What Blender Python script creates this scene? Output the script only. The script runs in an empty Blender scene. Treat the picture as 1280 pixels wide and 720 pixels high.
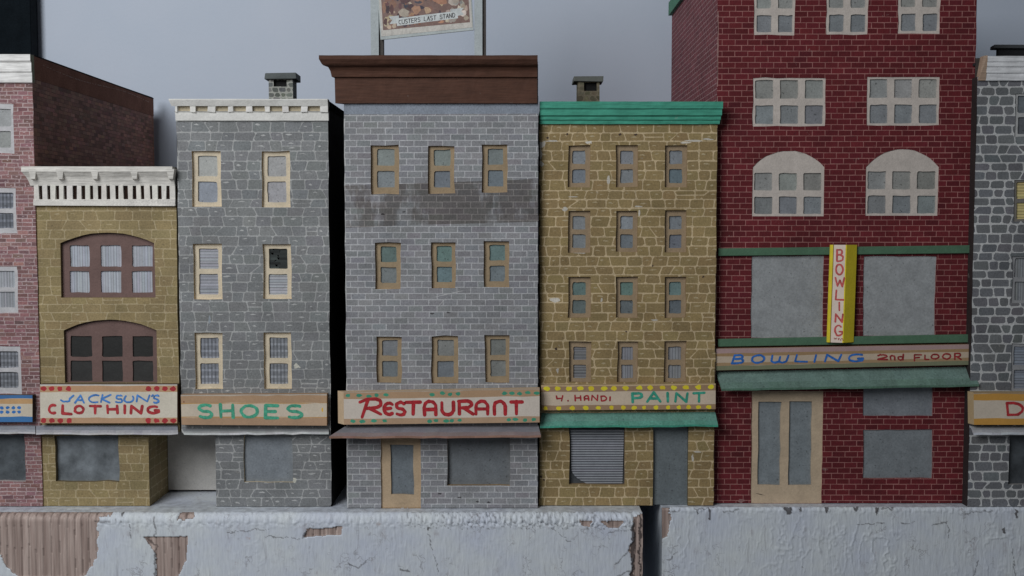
import bpy, math, random
from mathutils import Vector, noise, Matrix
from mathutils.geometry import delaunay_2d_cdt
random.seed(7)
R = random.random
def ru(a, b): return a + (b - a) * R()
def gj(s): return max(-2*s, min(2*s, random.gauss(0, s)))

# ------------------------------------------------------------------ scale, camera
U = 0.0005                      # metres per unit (one unit is half a millimetre of card)
F = 1350.0                      # focal length (units at the facades)
TP = 75.0 / F
PITCH = math.atan(TP)
CP, SP = math.cos(PITCH), math.sin(PITCH)
CAMY = -1350.0
def ray(px, py):
    a, b = (px - 640) / F, -(py - 360) / F
    return (a, CP + b * SP, -SP + b * CP)
_d = ray(640, 632)
CAMZ = -_d[2] / _d[1] * (-CAMY)
def P(px, py, Y=0.0):           # point on the vertical plane at depth Y
    d = ray(px, py); t = (Y - CAMY) / d[1]
    return (d[0] * t, CAMZ + d[2] * t)
def GY(py):                     # depth at which the shelf top is met
    d = ray(640, py); return CAMY - CAMZ / d[2] * d[1]

scene = bpy.context.scene
col = scene.collection
K = 0.62
def lin(c):
    c /= 255.0
    return c / 12.92 if c <= 0.04045 else ((c + 0.055) / 1.055) ** 2.4
def C(r, g, b, k=None):
    k = K if k is None else k
    return tuple(min(0.9, lin(x) / k) for x in (r, g, b))
def mul(c, f): return tuple(min(0.9, x * f) for x in c)
def mixc(a, b, t): return tuple(x * (1 - t) + y * t for x, y in zip(a, b))
def jit(c, s=0.1):
    f = 1 + gj(s); return tuple(min(0.9, x * f * (1 + gj(s * 0.25))) for x in c)

# ------------------------------------------------------------------ materials
def nodes(name):
    m = bpy.data.materials.new(name); m.use_nodes = True
    nt = m.node_tree; nt.nodes.clear()
    out = nt.nodes.new('ShaderNodeOutputMaterial'); bs = nt.nodes.new('ShaderNodeBsdfPrincipled')
    nt.links.new(bs.outputs[0], out.inputs[0])
    def N(t, **kw):
        n = nt.nodes.new(t)
        for k, v in kw.items():
            if k in n.inputs: n.inputs[k].default_value = v
            else: setattr(n, k, v)
        return n
    tc = N('ShaderNodeTexCoord'); mp = N('ShaderNodeVectorMath', operation='SCALE'); mp.inputs['Scale'].default_value = 1 / U
    nt.links.new(tc.outputs['Object'], mp.inputs[0])
    return m, nt, bs, N, mp.outputs[0]
def rng(nt, N, src, a, b, lo, hi, smooth=False):
    r = N('ShaderNodeMapRange'); r.inputs[1].default_value = a; r.inputs[2].default_value = b
    r.inputs[3].default_value = lo; r.inputs[4].default_value = hi; r.clamp = True
    if smooth: r.interpolation_type = 'SMOOTHSTEP'
    nt.links.new(src, r.inputs[0]); return r.outputs[0]
def mth(nt, N, op, a, b):
    n = N('ShaderNodeMath', operation=op)
    for i, v in enumerate((a, b)):
        if isinstance(v, (int, float)): n.inputs[i].default_value = v
        else: nt.links.new(v, n.inputs[i])
    return n.outputs[0]
def mix(nt, N, fac, a, b, mode='MIX'):
    n = N('ShaderNodeMix', data_type='RGBA', blend_type=mode)
    for i, v in ((0, fac), (6, a), (7, b)):
        if isinstance(v, (int, float)): n.inputs[i].default_value = v
        elif isinstance(v, tuple): n.inputs[i].default_value = (*v, 1) if len(v) == 3 else v
        else: nt.links.new(v, n.inputs[i])
    return n.outputs[2]
def nz(nt, N, vec, size, detail=3, rough=0.55, stretch=None, off=0):
    if stretch or off:
        m = N('ShaderNodeMapping'); m.inputs['Scale'].default_value = stretch or (1, 1, 1)
        m.inputs['Location'].default_value = (off, off * 1.7, off * 0.6)
        nt.links.new(vec, m.inputs[0]); vec = m.outputs[0]
    n = N('ShaderNodeTexNoise'); n.inputs['Scale'].default_value = 1 / size
    n.inputs['Detail'].default_value = detail; n.inputs['Roughness'].default_value = rough
    nt.links.new(vec, n.inputs['Vector']); return n.outputs['Fac']
def printed(name, big=0.16, fine=0.12, rough=0.75, bump=0.25, speck=0.0, spec=0.3, stain=False, bigsize=40, wear=0.0, stretch=None):
    """painted or printed card: colour from the sheet, mottling, grain, flecks"""
    m, nt, bs, N, v = nodes(name)
    at = N('ShaderNodeAttribute', attribute_name='paint'); c = at.outputs['Color']
    n1 = nz(nt, N, v, bigsize, 4, 0.6, off=13); n2 = nz(nt, N, v, 2.2, 3, 0.6, stretch=stretch)
    f = mth(nt, N, 'MULTIPLY', rng(nt, N, n1, .3, .7, 1 - big, 1 + big), rng(nt, N, n2, .3, .7, 1 - fine, 1 + fine))
    vm = N('ShaderNodeVectorMath', operation='SCALE'); nt.links.new(c, vm.inputs[0]); nt.links.new(f, vm.inputs['Scale']); c = vm.outputs[0]
    if stain:
        sa = N('ShaderNodeAttribute', attribute_name='stain')
        b1 = rng(nt, N, nz(nt, N, v, 30, 4, 0.65, stretch=(1.0, 1, .45), off=31), .36, .50, .25, 1, True)
        c = mix(nt, N, mth(nt, N, 'MULTIPLY', sa.outputs['Fac'], b1), c, mix(nt, N, 1.0, c, (0.53, 0.49, 0.46), 'MULTIPLY'))
        b2 = rng(nt, N, nz(nt, N, v, 9, 4, 0.7, off=3), .63, .72, 0, .7, True)
        c = mix(nt, N, mth(nt, N, 'MULTIPLY', sa.outputs['Fac'], b2), c, (0.10, 0.085, 0.085))
    if wear:
        w = rng(nt, N, nz(nt, N, v, 16, 6, 0.75, off=51), .66, .70, 0, wear, True)
        c = mix(nt, N, w, c, (0.5, 0.46, 0.42))
    if speck:
        s = rng(nt, N, nz(nt, N, v, 3.0, 2, 0.5, off=77), .66, .72, 0, speck, True)
        c = mix(nt, N, s, c, (0.03, 0.03, 0.03))
    nt.links.new(c, bs.inputs['Base Color'])
    bs.inputs['Roughness'].default_value = rough; bs.inputs['Specular IOR Level'].default_value = spec
    bp = N('ShaderNodeBump'); bp.inputs['Strength'].default_value = bump; bp.inputs['Distance'].default_value = U * 0.8
    h = mth(nt, N, 'ADD', n2, mth(nt, N, 'MULTIPLY', nz(nt, N, v, 8, 3, 0.5, off=5), 1.5))
    nt.links.new(h, bp.inputs['Height']); nt.links.new(bp.outputs[0], bs.inputs['Normal'])
    return m
M_WALL = printed('printed_card', big=0.15, fine=0.20, stain=True, wear=0.30, speck=0.25, bump=.4)
M_CARD = printed('painted_card', big=0.10, fine=0.08, bump=0.35, speck=0.12, bigsize=18)
M_SIGN = printed('sign_card', big=0.07, fine=0.06, bump=0.15, speck=0.10, bigsize=25)
M_WOOD = printed('painted_wood', big=0.12, fine=0.20, bump=0.6, bigsize=22, stretch=(.08, 1, 1), wear=0.30)
M_PANE = printed('window_pane', big=0.13, fine=0.14, rough=0.42, bump=0.12, speck=0.55, spec=0.45, bigsize=14)
M_BLIND = printed('paper_blind', big=0.08, fine=0.06, rough=0.6, bump=0.1, speck=0.2, bigsize=12)
M_GLASS = printed('dusty_glazing', big=0.50, fine=0.05, rough=0.25, bump=0.06, speck=0.3, spec=0.5, bigsize=26)
M_INK = printed('brush_paint', big=0.30, fine=0.18, rough=0.6, bump=0.2, bigsize=5)
M_SPECK = printed('flecked_card', big=0.14, fine=0.18, bump=0.5, speck=0.45, bigsize=14)
M_DARK = printed('dark_card', big=0.2, fine=0.2, rough=0.95, spec=0.05, bump=0.3, bigsize=30)
M_POSTER = printed('poster_print', big=0.14, fine=0.12, rough=0.5, bump=0.1, bigsize=6)

# ------------------------------------------------------------------ mesh building
def area2(p): return sum(p[i][0] * p[(i + 1) % len(p)][1] - p[(i + 1) % len(p)][0] * p[i][1] for i in range(len(p)))
class MB:
    def __init__(s): s.v = []; s.f = []; s.c = []; s.st = []
    def face(s, pts, c, st=0.0):
        b = len(s.v); s.v += [tuple(p) for p in pts]; s.f.append(tuple(range(b, b + len(pts)))); s.c.append(c); s.st.append(st)
    def hexa(s, a, b, c, cols=None, skip=()):
        """a: four front corners TL TR BR BL, b: the four back corners"""
        c6 = cols or {}
        s.face([a[3], a[2], a[1], a[0]], c6.get('front', c)) if 'front' not in skip else None
        if 'back' not in skip: s.face([b[0], b[1], b[2], b[3]], c6.get('back', c))
        s.face([a[0], a[1], b[1], b[0]], c6.get('top', c))
        s.face([a[2], a[3], b[3], b[2]], c6.get('bottom', c))
        s.face([a[3], a[0], b[0], b[3]], c6.get('left', c))
        s.face([a[1], a[2], b[2], b[1]], c6.get('right', c))
    def box(s, x0, x1, y0, y1, z0, z1, c, cols=None, j=0.0):
        a = [(x0, y0, z1), (x1, y0, z1), (x1, y0, z0), (x0, y0, z0)]
        b = [(x0, y1, z1), (x1, y1, z1), (x1, y1, z0), (x0, y1, z0)]
        if j: a = [tuple(q + gj(j) for q in p) for p in a]; b = [tuple(q + gj(j) for q in p) for p in b]
        s.hexa(a, b, c, cols)
    def sheet(s, outline, holes, layers, base, mp):
        """flat sheet with holes; layers = [(polygon, colour, stain)], later ones lie over earlier ones"""
        polys = [outline] + list(holes) + [l[0] for l in layers]
        vs, fs = [], []
        for p in polys:
            if area2(p) < 0: p = p[::-1]
            fs.append(list(range(len(vs), len(vs) + len(p)))); vs += [Vector((q[0], q[1])) for q in p]
        V, E, Fc, ov, oe, of = delaunay_2d_cdt(vs, [], fs, 0, 1e-4)
        nh = len(holes); off = len(s.v)
        s.v += [mp(q[0], q[1]) for q in V]
        ar = {}
        for f, o in zip(Fc, of):        # a crossed sliver would flood the sheet: leave such a layer out
            q = [V[i] for i in f]; a_ = abs(area2(q))
            for i in o: ar[i] = ar.get(i, 0) + a_
        s.bad = bad = {i for i in range(nh + 1, len(polys)) if ar.get(i, 0) > 1.6 * abs(area2(polys[i])) + 4}
        for f, o in zip(Fc, of):
            o = [i for i in o if i not in bad]
            if 0 not in o or any(1 <= i <= nh for i in o): continue
            k = max(o); c = base; st = 0.0
            ls = [i - nh - 1 for i in o if i > nh]
            for i in sorted(ls):
                if layers[i][1] is not None: c = layers[i][1]
                st = max(st, layers[i][2])
            s.f.append(tuple(off + i for i in f)); s.c.append(c); s.st.append(st)
    def rim(s, poly, y0, y1, c, inward=True):
        if area2(poly) < 0: poly = poly[::-1]
        n = len(poly)
        for i in range(n):
            a, b = poly[i], poly[(i + 1) % n]
            q = [(a[0], y0, a[1]), (a[0], y1, a[1]), (b[0], y1, b[1]), (b[0], y0, b[1])]
            s.face(q[::-1] if inward else q, c)
    def profile(s, pts, x0, x1, ml, mr, yb, colf, n=14, j=0.07):
        """extrude a (y, z) outline along x; the ends run outwards with the projection (mitre)"""
        cols_ = []
        for k in range(n + 1):
            t = k / n
            ring = []
            for (y, z) in pts:
                a = x0 - (yb - y) * ml; b = x1 + (yb - y) * mr
                ring.append((a + (b - a) * t, y + gj(j), z + gj(j)))
            cols_.append(ring)
        m = len(pts)
        for k in range(n):
            for i in range(m):
                i2 = (i + 1) % m
                s.face([cols_[k][i], cols_[k][i2], cols_[k + 1][i2], cols_[k + 1][i]], colf(i))
        s.face([p for p in cols_[0]][::-1], colf(-1)); s.face(list(cols_[n]), colf(-2))
    def build(s, name, mat, parent=None, bevel=0.0, root=None):
        me = bpy.data.meshes.new(name)
        o3 = Vector((0, 0, 0))
        r = root or parent
        while r is not None and r.parent is not None: r = r.parent
        if r is not None: o3 = Vector(r.location) / U
        me.from_pydata([((p[0] - o3.x) * U, (p[1] - o3.y) * U, (p[2] - o3.z) * U) for p in s.v], [], s.f)
        a = me.attributes.new('paint', 'FLOAT_COLOR', 'FACE')
        a.data.foreach_set('color', [x for c in s.c for x in (*c, 1.0)])
        if any(s.st):
            a = me.attributes.new('stain', 'FLOAT', 'FACE'); a.data.foreach_set('value', s.st)
        me.materials.append(mat); me.validate(); me.update()
        o = bpy.data.objects.new(name, me); col.objects.link(o)
        if parent is not None: o.parent = parent
        if bevel:
            w = o.modifiers.new('weld', 'WELD'); w.merge_threshold = U * 0.01
            b = o.modifiers.new('bevel', 'BEVEL'); b.width = U * bevel; b.segments = 2; b.limit_method = 'ANGLE'; b.angle_limit = math.radians(40)
        return o
def thing(name, label, cat, loc, group=None):
    o = bpy.data.objects.new(name, None); col.objects.link(o)
    o.location = tuple(q * U for q in loc); o.empty_display_size = 0.02
    o['label'] = label; o['category'] = cat
    if group: o['group'] = group
    return o

# ------------------------------------------------------------------ wall patterns (lists of stones)
def bricks(x0, x1, z0, z1, bw, bh, line, colr, var=0.10, wob=0.25, hi=None):
    L = []; r = 0; z = z0
    while z < z1:
        x = x0 - (bw / 2 if r % 2 else 0) + gj(wob); 
        while x < x1:
            w = bw + gj(wob); h = line / 2
            q = [(x + h, z + h), (x + w - h, z + h), (x + w - h, z + bh - h), (x + h, z + bh - h)]
            q = [(a + gj(wob * .4), b + gj(wob * .4)) for a, b in q]
            L.append((q, jit(colr, var), 0.0))
            if hi and R() < hi[1]:
                a = x + ru(.2, .6) * w; zz = z + ru(.3, .7) * bh
                L.append(([(a, zz), (a + ru(1.5, 4), zz + gj(.3)), (a + ru(1, 3), zz + ru(.5, .9))], hi[0], 0.0))
            x += w
        z += bh; r += 1
    return L
def stones(x0, x1, z0, z1, wmin, wmax, h, line, colr, var=0.10, slant=2.2, hi=None, rnd=1.8, fade=None):
    L = []; z = z0
    while z < z1:
        hh = h * ru(.88, 1.14); x = x0 - ru(0, wmax); sl = gj(slant * .28)
        while x < x1:
            w = ru(wmin, wmax); s2 = gj(slant * .28) if R() > .10 else gj(slant * 1.1)
            g = line / 2 * ru(.8, 1.25)
            parts = [(0.0, 1.0)]
            if R() < 0.02: parts = [(0, .48), (.48, 1)]
            for (p, q) in parts:
                a, b = z + hh * p + g, z + hh * q - g
                xl = lambda t: x + sl * (t - .5) * 2 + g
                xr = lambda t: x + w + s2 * (t - .5) * 2 - g
                rr = min(rnd, (b - a) * .3, w * .25) * ru(.6, 1.3)
                pts = [(xl(p) + rr, a), (xr(p) - rr, a), (xr(p), a + rr), (xr(q), b - rr), (xr(q) - rr, b), (xl(q) + rr, b), (xl(q), b - rr), (xl(p), a + rr)]
                pts = [(u + gj(.25), v + gj(.25)) for u, v in pts]
                c = jit(colr, var)
                if fade: c = mixc(c, fade[0], fade[1]((a + b) / 2))
                L.append((pts, c, 0.0))
                if hi and R() < hi[1] and b - a > 5:
                    u0 = xl(.5) + ru(.1, .4) * w; v0 = a + ru(.45, .75) * (b - a); le = ru(.2, .45) * w
                    L.append(([(u0, v0), (u0 + le * .5, v0 + gj(.6)), (u0 + le, v0 + gj(.8)), (u0 + le * .6, v0 + ru(.8, 1.7)), (u0 + le * .2, v0 + ru(.6, 1.2))], hi[0], 0.0))
            x += w; sl = s2
        z += hh
    return L
def blob(x, z, rx, rz, n=9, rough=.35):
    return [(x + rx * math.cos(2 * math.pi * i / n) * (1 + gj(rough)), z + rz * math.sin(2 * math.pi * i / n) * (1 + gj(rough))) for i in range(n)]

# ------------------------------------------------------------------ brush lettering
def arc(cx, cy, rx, ry, a0, a1, n=9):
    return [(cx + rx * math.cos(math.radians(a0 + (a1 - a0) * i / n)), cy + ry * math.sin(math.radians(a0 + (a1 - a0) * i / n))) for i in range(n + 1)]
GL = {
 'A': [[(0, 0), (.5, 1), (1, 0)], [(.2, .36), (.8, .36)]],
 'a': [arc(.5, .55, .5, .45, 180, 0) + [(1, 0)], [(0, .55), (0, 0)], [(0, .4), (1, .4)]],
 'B': [[(0, 0), (.05, 1)], [(.05, 1), (.5, 1)] + arc(.5, .77, .36, .23, 90, -90) + [(.05, .54)], [(.5, .54)] + arc(.5, .27, .48, .27, 90, -90) + [(0, 0)]],
 'C': [arc(.58, .5, .58, .5, 55, 305)],
 'c': [arc(.9, .5, .9, .5, 105, 255)],
 'D': [[(.05, 0), (0, 1)], [(0, 1), (.4, 1)] + arc(.4, .5, .58, .5, 80, -80) + [(.05, 0)]],
 'd': [[(.9, 0), (.95, 1)], arc(.45, .3, .42, .3, 0, 360, 12)],
 'E': [[(1, 1), (.05, 1), (0, 0), (1, 0)], [(.03, .5), (.8, .52)]],
 'e': [arc(.6, .5, .6, .5, 50, 310), [(.05, .5), (.8, .55)]],
 'F': [[(1, 1), (.05, .95), (0, 0)], [(.03, .5), (.75, .55)]],
 'G': [arc(.5, .5, .5, .5, 50, 300) + [(.95, .2), (.95, .42), (.6, .42)]],
 'H': [[(.05, 0), (0, 1)], [(1, 0), (.95, 1)], [(.03, .5), (.97, .52)]],
 'I': [[(.5, 0), (.5, 1)]], 'i': [[(.3, 0), (.6, 1)]],
 'J': [[(1, 1), (.72, .45)] + arc(.4, .28, .36, .28, -10, -175)],
 'K': [[(.05, 0), (.15, 1)], [(1, 1), (.12, .45), (1, 0)]],
 'L': [[(.05, 1), (0, .05), (1, 0)]],
 'N': [[(0, 0), (.05, 1), (.9, 0), (1, 1)]],
 'n': [[(0, 0)] + [(0, .6)] + arc(.5, .6, .5, .4, 180, 0) + [(1, 0)]],
 'O': [arc(.5, .5, .5, .5, 95, 455, 16)],
 'o': [arc(.5, .5, .5, .5, 140, 400, 12)],
 'P': [[(.05, 0), (.0, 1)], [(0, .97), (.55, 1)] + arc(.55, .72, .43, .28, 85, -85) + [(.05, .42)]],
 'R': [[(.05, 0), (.05, 1)], [(0, 1), (.5, 1)] + arc(.5, .74, .42, .26, 85, -85) + [(.1, .46)], [(.4, .46), (1, 0)]],
 'r': [[(.12, 0), (.38, .95)], [(0, .82), (.35, 1), (.8, 1)] + arc(.78, .76, .22, .22, 80, -80) + [(.32, .48)], [(.45, .48), (1, .16)]],
 'S': [arc(.5, .75, .45, .25, 40, 250, 9) + arc(.5, .25, .48, .25, 80, -140, 9)],
 's': [[(.95, 1), (.15, .72), (.85, .3), (.5, 0), (.2, .05)]],
 'T': [[(0, .97), (1, 1)], [(.5, 1), (.48, 0)]],
 'U': [[(0, 1), (0, .4)] + arc(.5, .38, .5, .38, 180, 360) + [(1, 1)]],
 'u': [[(0, 1), (.1, .45), (.85, .5)], [(.95, 1), (.8, 0)]],
 'W': [[(0, 1), (.22, 0), (.5, .75), (.76, 0), (1, 1)]],
 'w': [[(0, 1)] + arc(.27, .3, .25, .3, 190, 350, 6) + [(.5, .8)] + arc(.75, .3, .24, .3, 190, 350, 6) + [(1, 1)]],
 '2': [arc(.5, .7, .45, .3, 160, -20) + [(.05, .05), (1, .02)]],
 "'": [[(.6, 1), (.3, .65)]], '.': [[(.4, .05), (.6, .1)]], '-': [[(0, .5), (1, .5)]],
}
def stroke_polys(pts, w, wob):
    out = []; n = len(pts)
    pts = [(x + gj(wob), z + gj(wob)) for x, z in pts]
    ws = [w * ru(.82, 1.15) for _ in pts]
    for i in range(n - 1):
        (x0, z0), (x1, z1) = pts[i], pts[i + 1]
        d = math.hypot(x1 - x0, z1 - z0) or 1e-6; nx, nz_ = -(z1 - z0) / d / 2, (x1 - x0) / d / 2
        out.append([(x0 + nx * ws[i], z0 + nz_ * ws[i]), (x0 - nx * ws[i], z0 - nz_ * ws[i]), (x1 - nx * ws[i + 1], z1 - nz_ * ws[i + 1]), (x1 + nx * ws[i + 1], z1 + nz_ * ws[i + 1])])
    for i in range(n):
        a0 = R(); out.append([(pts[i][0] + ws[i] / 2 * math.cos(a0 + k * math.pi / 4), pts[i][1] + ws[i] / 2 * math.sin(a0 + k * math.pi / 4)) for k in range(8)])
    return out
def lettering(items, Y, w, colr, parent, name='lettering', slant=0.0, wob=0.22, conv=None, mb=None):
    """items: (glyph, x0, x1, ytop, ybottom) in photo units on the sign's face"""
    own = mb is None; mb = mb or MB()
    for it in items:
      g, x0, x1, yt, yb = it[:5]; c = it[5] if len(it) > 5 else colr
      for attempt in range(10):
        ps = []
        for st in GL[g]:
            q = []
            for (u, v) in st:
                X = x0 + (x1 - x0) * u + slant * (yb - yt) * (v - .5); Z = yb + (yt - yb) * v
                q.append(conv(X, Z) if conv else P(X, Z, Y))
            ps += stroke_polys(q, w, wob)
        xs = [a for p in ps for a, b in p]; zs = [b for p in ps for a, b in p]
        bb = [(min(xs) - 1, min(zs) - 1), (max(xs) + 1, min(zs) - 1), (max(xs) + 1, max(zs) + 1), (min(xs) - 1, max(zs) + 1)]
        t = MB(); t.bad = (); t.sheet(bb, [], [(p, c, 1.0) for p in ps], (-1, -1, -1), lambda x, z: (x, Y, z))
        if not t.bad: break
      for f, cc, s in zip(t.f, t.c, t.st):
          if s > .5: mb.face([t.v[i] for i in f], jit(cc, .03))
    if own: return mb.build(name, M_INK, parent)

# ------------------------------------------------------------------ building pieces
CARD = C(150, 132, 104)
def qrect(x0, y0, x1, y1, Y, j=0.5):
    """rectangle given in photo units as a slightly hand-cut polygon on plane Y"""
    a = [P(x0, y1, Y), P(x1, y1, Y), P(x1, y0, Y), P(x0, y0, Y)]
    xl, xr = (a[0][0] + a[3][0]) / 2, (a[1][0] + a[2][0]) / 2
    pts = [(xl, a[0][1]), (xr, a[1][1]), (xr, a[2][1]), (xl, a[3][1])]
    out = []
    for i in range(4):
        p, q = pts[i], pts[(i + 1) % 4]
        L = math.hypot(q[0] - p[0], q[1] - p[1]); n = max(1, int(L / 14))
        for k in range(n):
            t = k / n; out.append((p[0] + (q[0] - p[0]) * t + gj(j), p[1] + (q[1] - p[1]) * t + gj(j)))
    return out
def qround(x0, y0, x1, y1, Y, j=.4, r=1.2):
    p = qrect(x0, y0, x1, y1, Y, 0); xs = [a for a, b in p]; zs = [b for a, b in p]; a, b, c, d = min(xs), max(xs), min(zs), max(zs)
    e = lambda: r * ru(.3, 1.5); q = []
    m = lambda u, v, t: u + (v - u) * t
    q += [(a + e(), c), (m(a, b, .35), c), (m(a, b, .7), c), (b - e(), c), (b, c + e()), (b, m(c, d, .35)), (b, m(c, d, .7)), (b, d - e()), (b - e(), d), (m(a, b, .66), d), (m(a, b, .3), d), (a + e(), d), (a, d - e()), (a, m(c, d, .6)), (a, m(c, d, .3)), (a, c + e())]
    return [(x + gj(j * .6), z + gj(j * .6)) for x, z in q]
def qarch(x0, ytop, x1, y1, yspring, Y, n=12, j=0.4):
    a = P(x0, y1, Y); b = P(x1, y1, Y); zs = P(x0, yspring, Y)[1]; zt = P(x0, ytop, Y)[1]
    hw = (b[0] - a[0]) / 2; rise = zt - zs; rad = (hw * hw + rise * rise) / (2 * rise)
    pts = [(a[0] + gj(j), a[1]), (b[0] + gj(j), b[1])]
    a1 = math.asin(min(1, hw / rad)); cx = a[0] + hw
    for i in range(n + 1):
        t = a1 - 2 * a1 * i / n
        pts.append((cx + rad * math.sin(t) + gj(j * .5), zt - rad + rad * math.cos(t) + gj(j * .5)))
    return pts
def offset_poly(p, d):
    cx = sum(a for a, b in p) / len(p); cz = sum(b for a, b in p) / len(p)
    hx = max(abs(a - cx) for a, b in p); hz = max(abs(b - cz) for a, b in p)
    return [(cx + (a - cx) * (hx + d) / hx, cz + (b - cz) * (hz + d) / hz) for a, b in p]
def outline(x0t, y0, x1t, y1, x0b, x1b, Y, j=.3):
    """facade outline; sides given at top and bottom"""
    tl, tr, br, bl = P(x0t, y0, Y), P(x1t, y0, Y), P(x1b, y1, Y), P(x0b, y1, Y)
    z1 = (tl[1] + tr[1]) / 2; z0 = max(0.0, (bl[1] + br[1]) / 2)
    xl, xr = (tl[0] + bl[0]) / 2, (tr[0] + br[0]) / 2
    pts = []
    zl = z0 + .8
    for a, b in (((xl, zl), (xr, zl)), ((xr, zl), (xr, z1)), ((xr, z1), (xl, z1)), ((xl, z1), (xl, zl))):
        n = max(2, int(math.hypot(b[0] - a[0], b[1] - a[1]) / 18))
        for k in range(n):
            t = k / n; e = 0 if k == 0 else j
            pts.append((a[0] + (b[0] - a[0]) * t + gj(e) * (a[0] == b[0]), a[1] + (b[1] - a[1]) * t + (gj(e) if a[1] == b[1] and a[1] > 5 else 0)))
    return pts, xl, xr, z0, z1
def worn(x, z0, z1, c, side=1, p=.6):
    L = []; z = z0
    while z < z1:
        h = ru(5, 16)
        if R() < p: L.append(([(x - .5, z), (x + ru(.7, 1.6), z), (x + ru(.6, 1.5), z + h), (x - .5, z + h)] if side > 0 else [(x + .5, z), (x + .5, z + h), (x - ru(.3, .8), z + h), (x - ru(.3, .8), z)], mul(c, ru(.75, 1.05)), 0.0))
        z += h + .1
    return L
def pane_fill(mb, x0, x1, z0, z1, y, kind, c):
    g_ = c[0] * .3 + c[1] * .5 + c[2] * .2; c = mixc(c, (g_ * .98, g_ * 1.0, g_ * 1.03), .42)
    def strips(n, vert, ca, cb, duty=.5, rag=.25):
        L = (x1 - x0) if vert else (z1 - z0); o = x0 if vert else z0; t = 0; cuts = [0]
        for i in range(n):
            st = L / n; cuts += [i * st + st * duty + gj(rag), (i + 1) * st + gj(rag) * (i < n - 1)]
        cuts = [max(0, min(L, q)) for q in cuts]; cuts[-1] = L; cuts.sort()
        for i in range(len(cuts) - 1):
            a, b = o + cuts[i], o + cuts[i + 1]; cc = jit(ca if i % 2 == 0 else cb, .06)
            if b - a < 1e-3: continue
            if vert: mb.face([(a, y, z0), (b, y, z0), (b, y, z1), (a, y, z1)], cc)
            else: mb.face([(x0, y, a), (x1, y, a), (x1, y, b), (x0, y, b)], cc)
    if kind == 'plain': mb.face([(x0, y, z0), (x1, y, z0), (x1, y, z1), (x0, y, z1)], jit(c, .06))
    elif kind == 'v': strips(max(4, int((x1 - x0) / 3.2)), True, c, mul(c, .72), .6)
    elif kind == 'h': strips(max(4, int((z1 - z0) / 3.4)), False, c, mul(c, .62), .62)
    elif kind == 'plaid':
        nx, nz_ = max(4, int((x1 - x0) / 2.2)), max(4, int((z1 - z0) / 2.6))
        for i in range(nx):
            for k in range(nz_):
                f = (1.15 if i % 2 else .72) * (1.25 if k % 3 == 0 else .85) * ru(.85, 1.15)
                a, b = x0 + (x1 - x0) * i / nx, x0 + (x1 - x0) * (i + 1) / nx
                d, e = z0 + (z1 - z0) * k / nz_, z0 + (z1 - z0) * (k + 1) / nz_
                mb.face([(a, y, d), (b, y, d), (b, y, e), (a, y, e)], mul(c, f))
    elif kind == 'torn':
        n = 9
        for k in range(n):
            d, e = z0 + (z1 - z0) * k / n, z0 + (z1 - z0) * (k + 1) / n; s0 = ru(.2, .8)
            xm = x0 + (x1 - x0) * s0
            mb.face([(x0, y, d), (xm, y, d), (xm + gj(2), y, e), (x0, y, e)], mul(c, ru(.3, 1.6)))
            mb.face([(xm, y, d), (x1, y, d), (x1, y, e), (xm + gj(2), y, e)], mul(c, ru(.3, 1.2)))
def window(parent, hole, Y, panes, fcol, kinds, pcols, depth=4.0, mat=None, ragged=.55, cell_j=.4, name='window'):
    """hole: opening polygon in the wall; panes: list of pane rectangles (photo units)"""
    fo = offset_poly(hole, 1.2); mb = MB(); yf = Y + depth
    cells = []
    for (a, b, c, d) in panes: cells.append(qround(a, b, c, d, yf, cell_j))
    lay = []
    for _ in range(5):
        p = random.choice(fo); lay.append((blob(p[0], p[1], ru(1.5, 4), ru(1.5, 4)), mul(fcol, ru(.8, 1.12)), 0.0))
    mb.sheet(fo, cells, lay, fcol, lambda x, z: (x, yf, z))
    for c in cells: mb.rim(c, yf, yf + 1.8, mul(fcol, .85))
    w = mb.build(name, M_CARD, parent)
    pb = MB()
    for i, c in enumerate(cells):
        xs = [q[0] for q in c]; zs = [q[1] for q in c]
        pane_fill(pb, min(xs) - .6, max(xs) + .6, min(zs) - .6, max(zs) + .6, yf + 1.9, kinds[i % len(kinds)], pcols[i % len(pcols)])
    pb.build('pane', mat or (M_BLIND if kinds[0] in ('v', 'h', 'plaid', 'torn') else M_PANE), w)
    return w
def sash(x0, y0, x1, y1, li=.20, ri=.13, t=.085, m0=.45, m1=.545, b=.085):
    w, h = x1 - x0, y1 - y0
    return [(x0 + li * w, y0 + t * h, x1 - ri * w, y0 + m0 * h), (x0 + li * w, y0 + m1 * h, x1 - ri * w, y1 - b * h)]
def glazing(parent, hole, Y, c, depth=6.2, mat=None, name='shop_window', kind='plain', layers=None):
    fo = offset_poly(hole, 1.2); mb = MB(); g_ = c[0] * .3 + c[1] * .5 + c[2] * .2; c = mixc(c, (g_ * .97, g_ * 1.0, g_ * 1.05), .5)
    mb.sheet(fo, [], layers or [], c, lambda x, z: (x, Y + depth, z))
    return mb.build(name, mat or M_PANE, parent)
def facade(parent, out, holes, lay, base, Y, back, rimc, sidec, roofz, depth=5.2, xl=None, xr=None, z0=0, z1=0, left=None, right=None, extra=None):
    mb = MB()
    mb.sheet(out, holes, lay, base, lambda x, z: (x, Y, z))
    for h in holes: mb.rim(h, Y, Y + depth + 1.5, rimc)
    return mb
def solid_body(mb, xl, xr, z0, z1, Y, back, lc, rc):
    mb.face([(xl, back, z0), (xl, Y, z0), (xl, Y, z1), (xl, back, z1)], lc)
    mb.face([(xr, Y, z0), (xr, back, z0), (xr, back, z1), (xr, Y, z1)], rc)
    mb.face([(xr, back, z0), (xl, back, z0), (xl, back, z1), (xr, back, z1)], rc)
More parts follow.
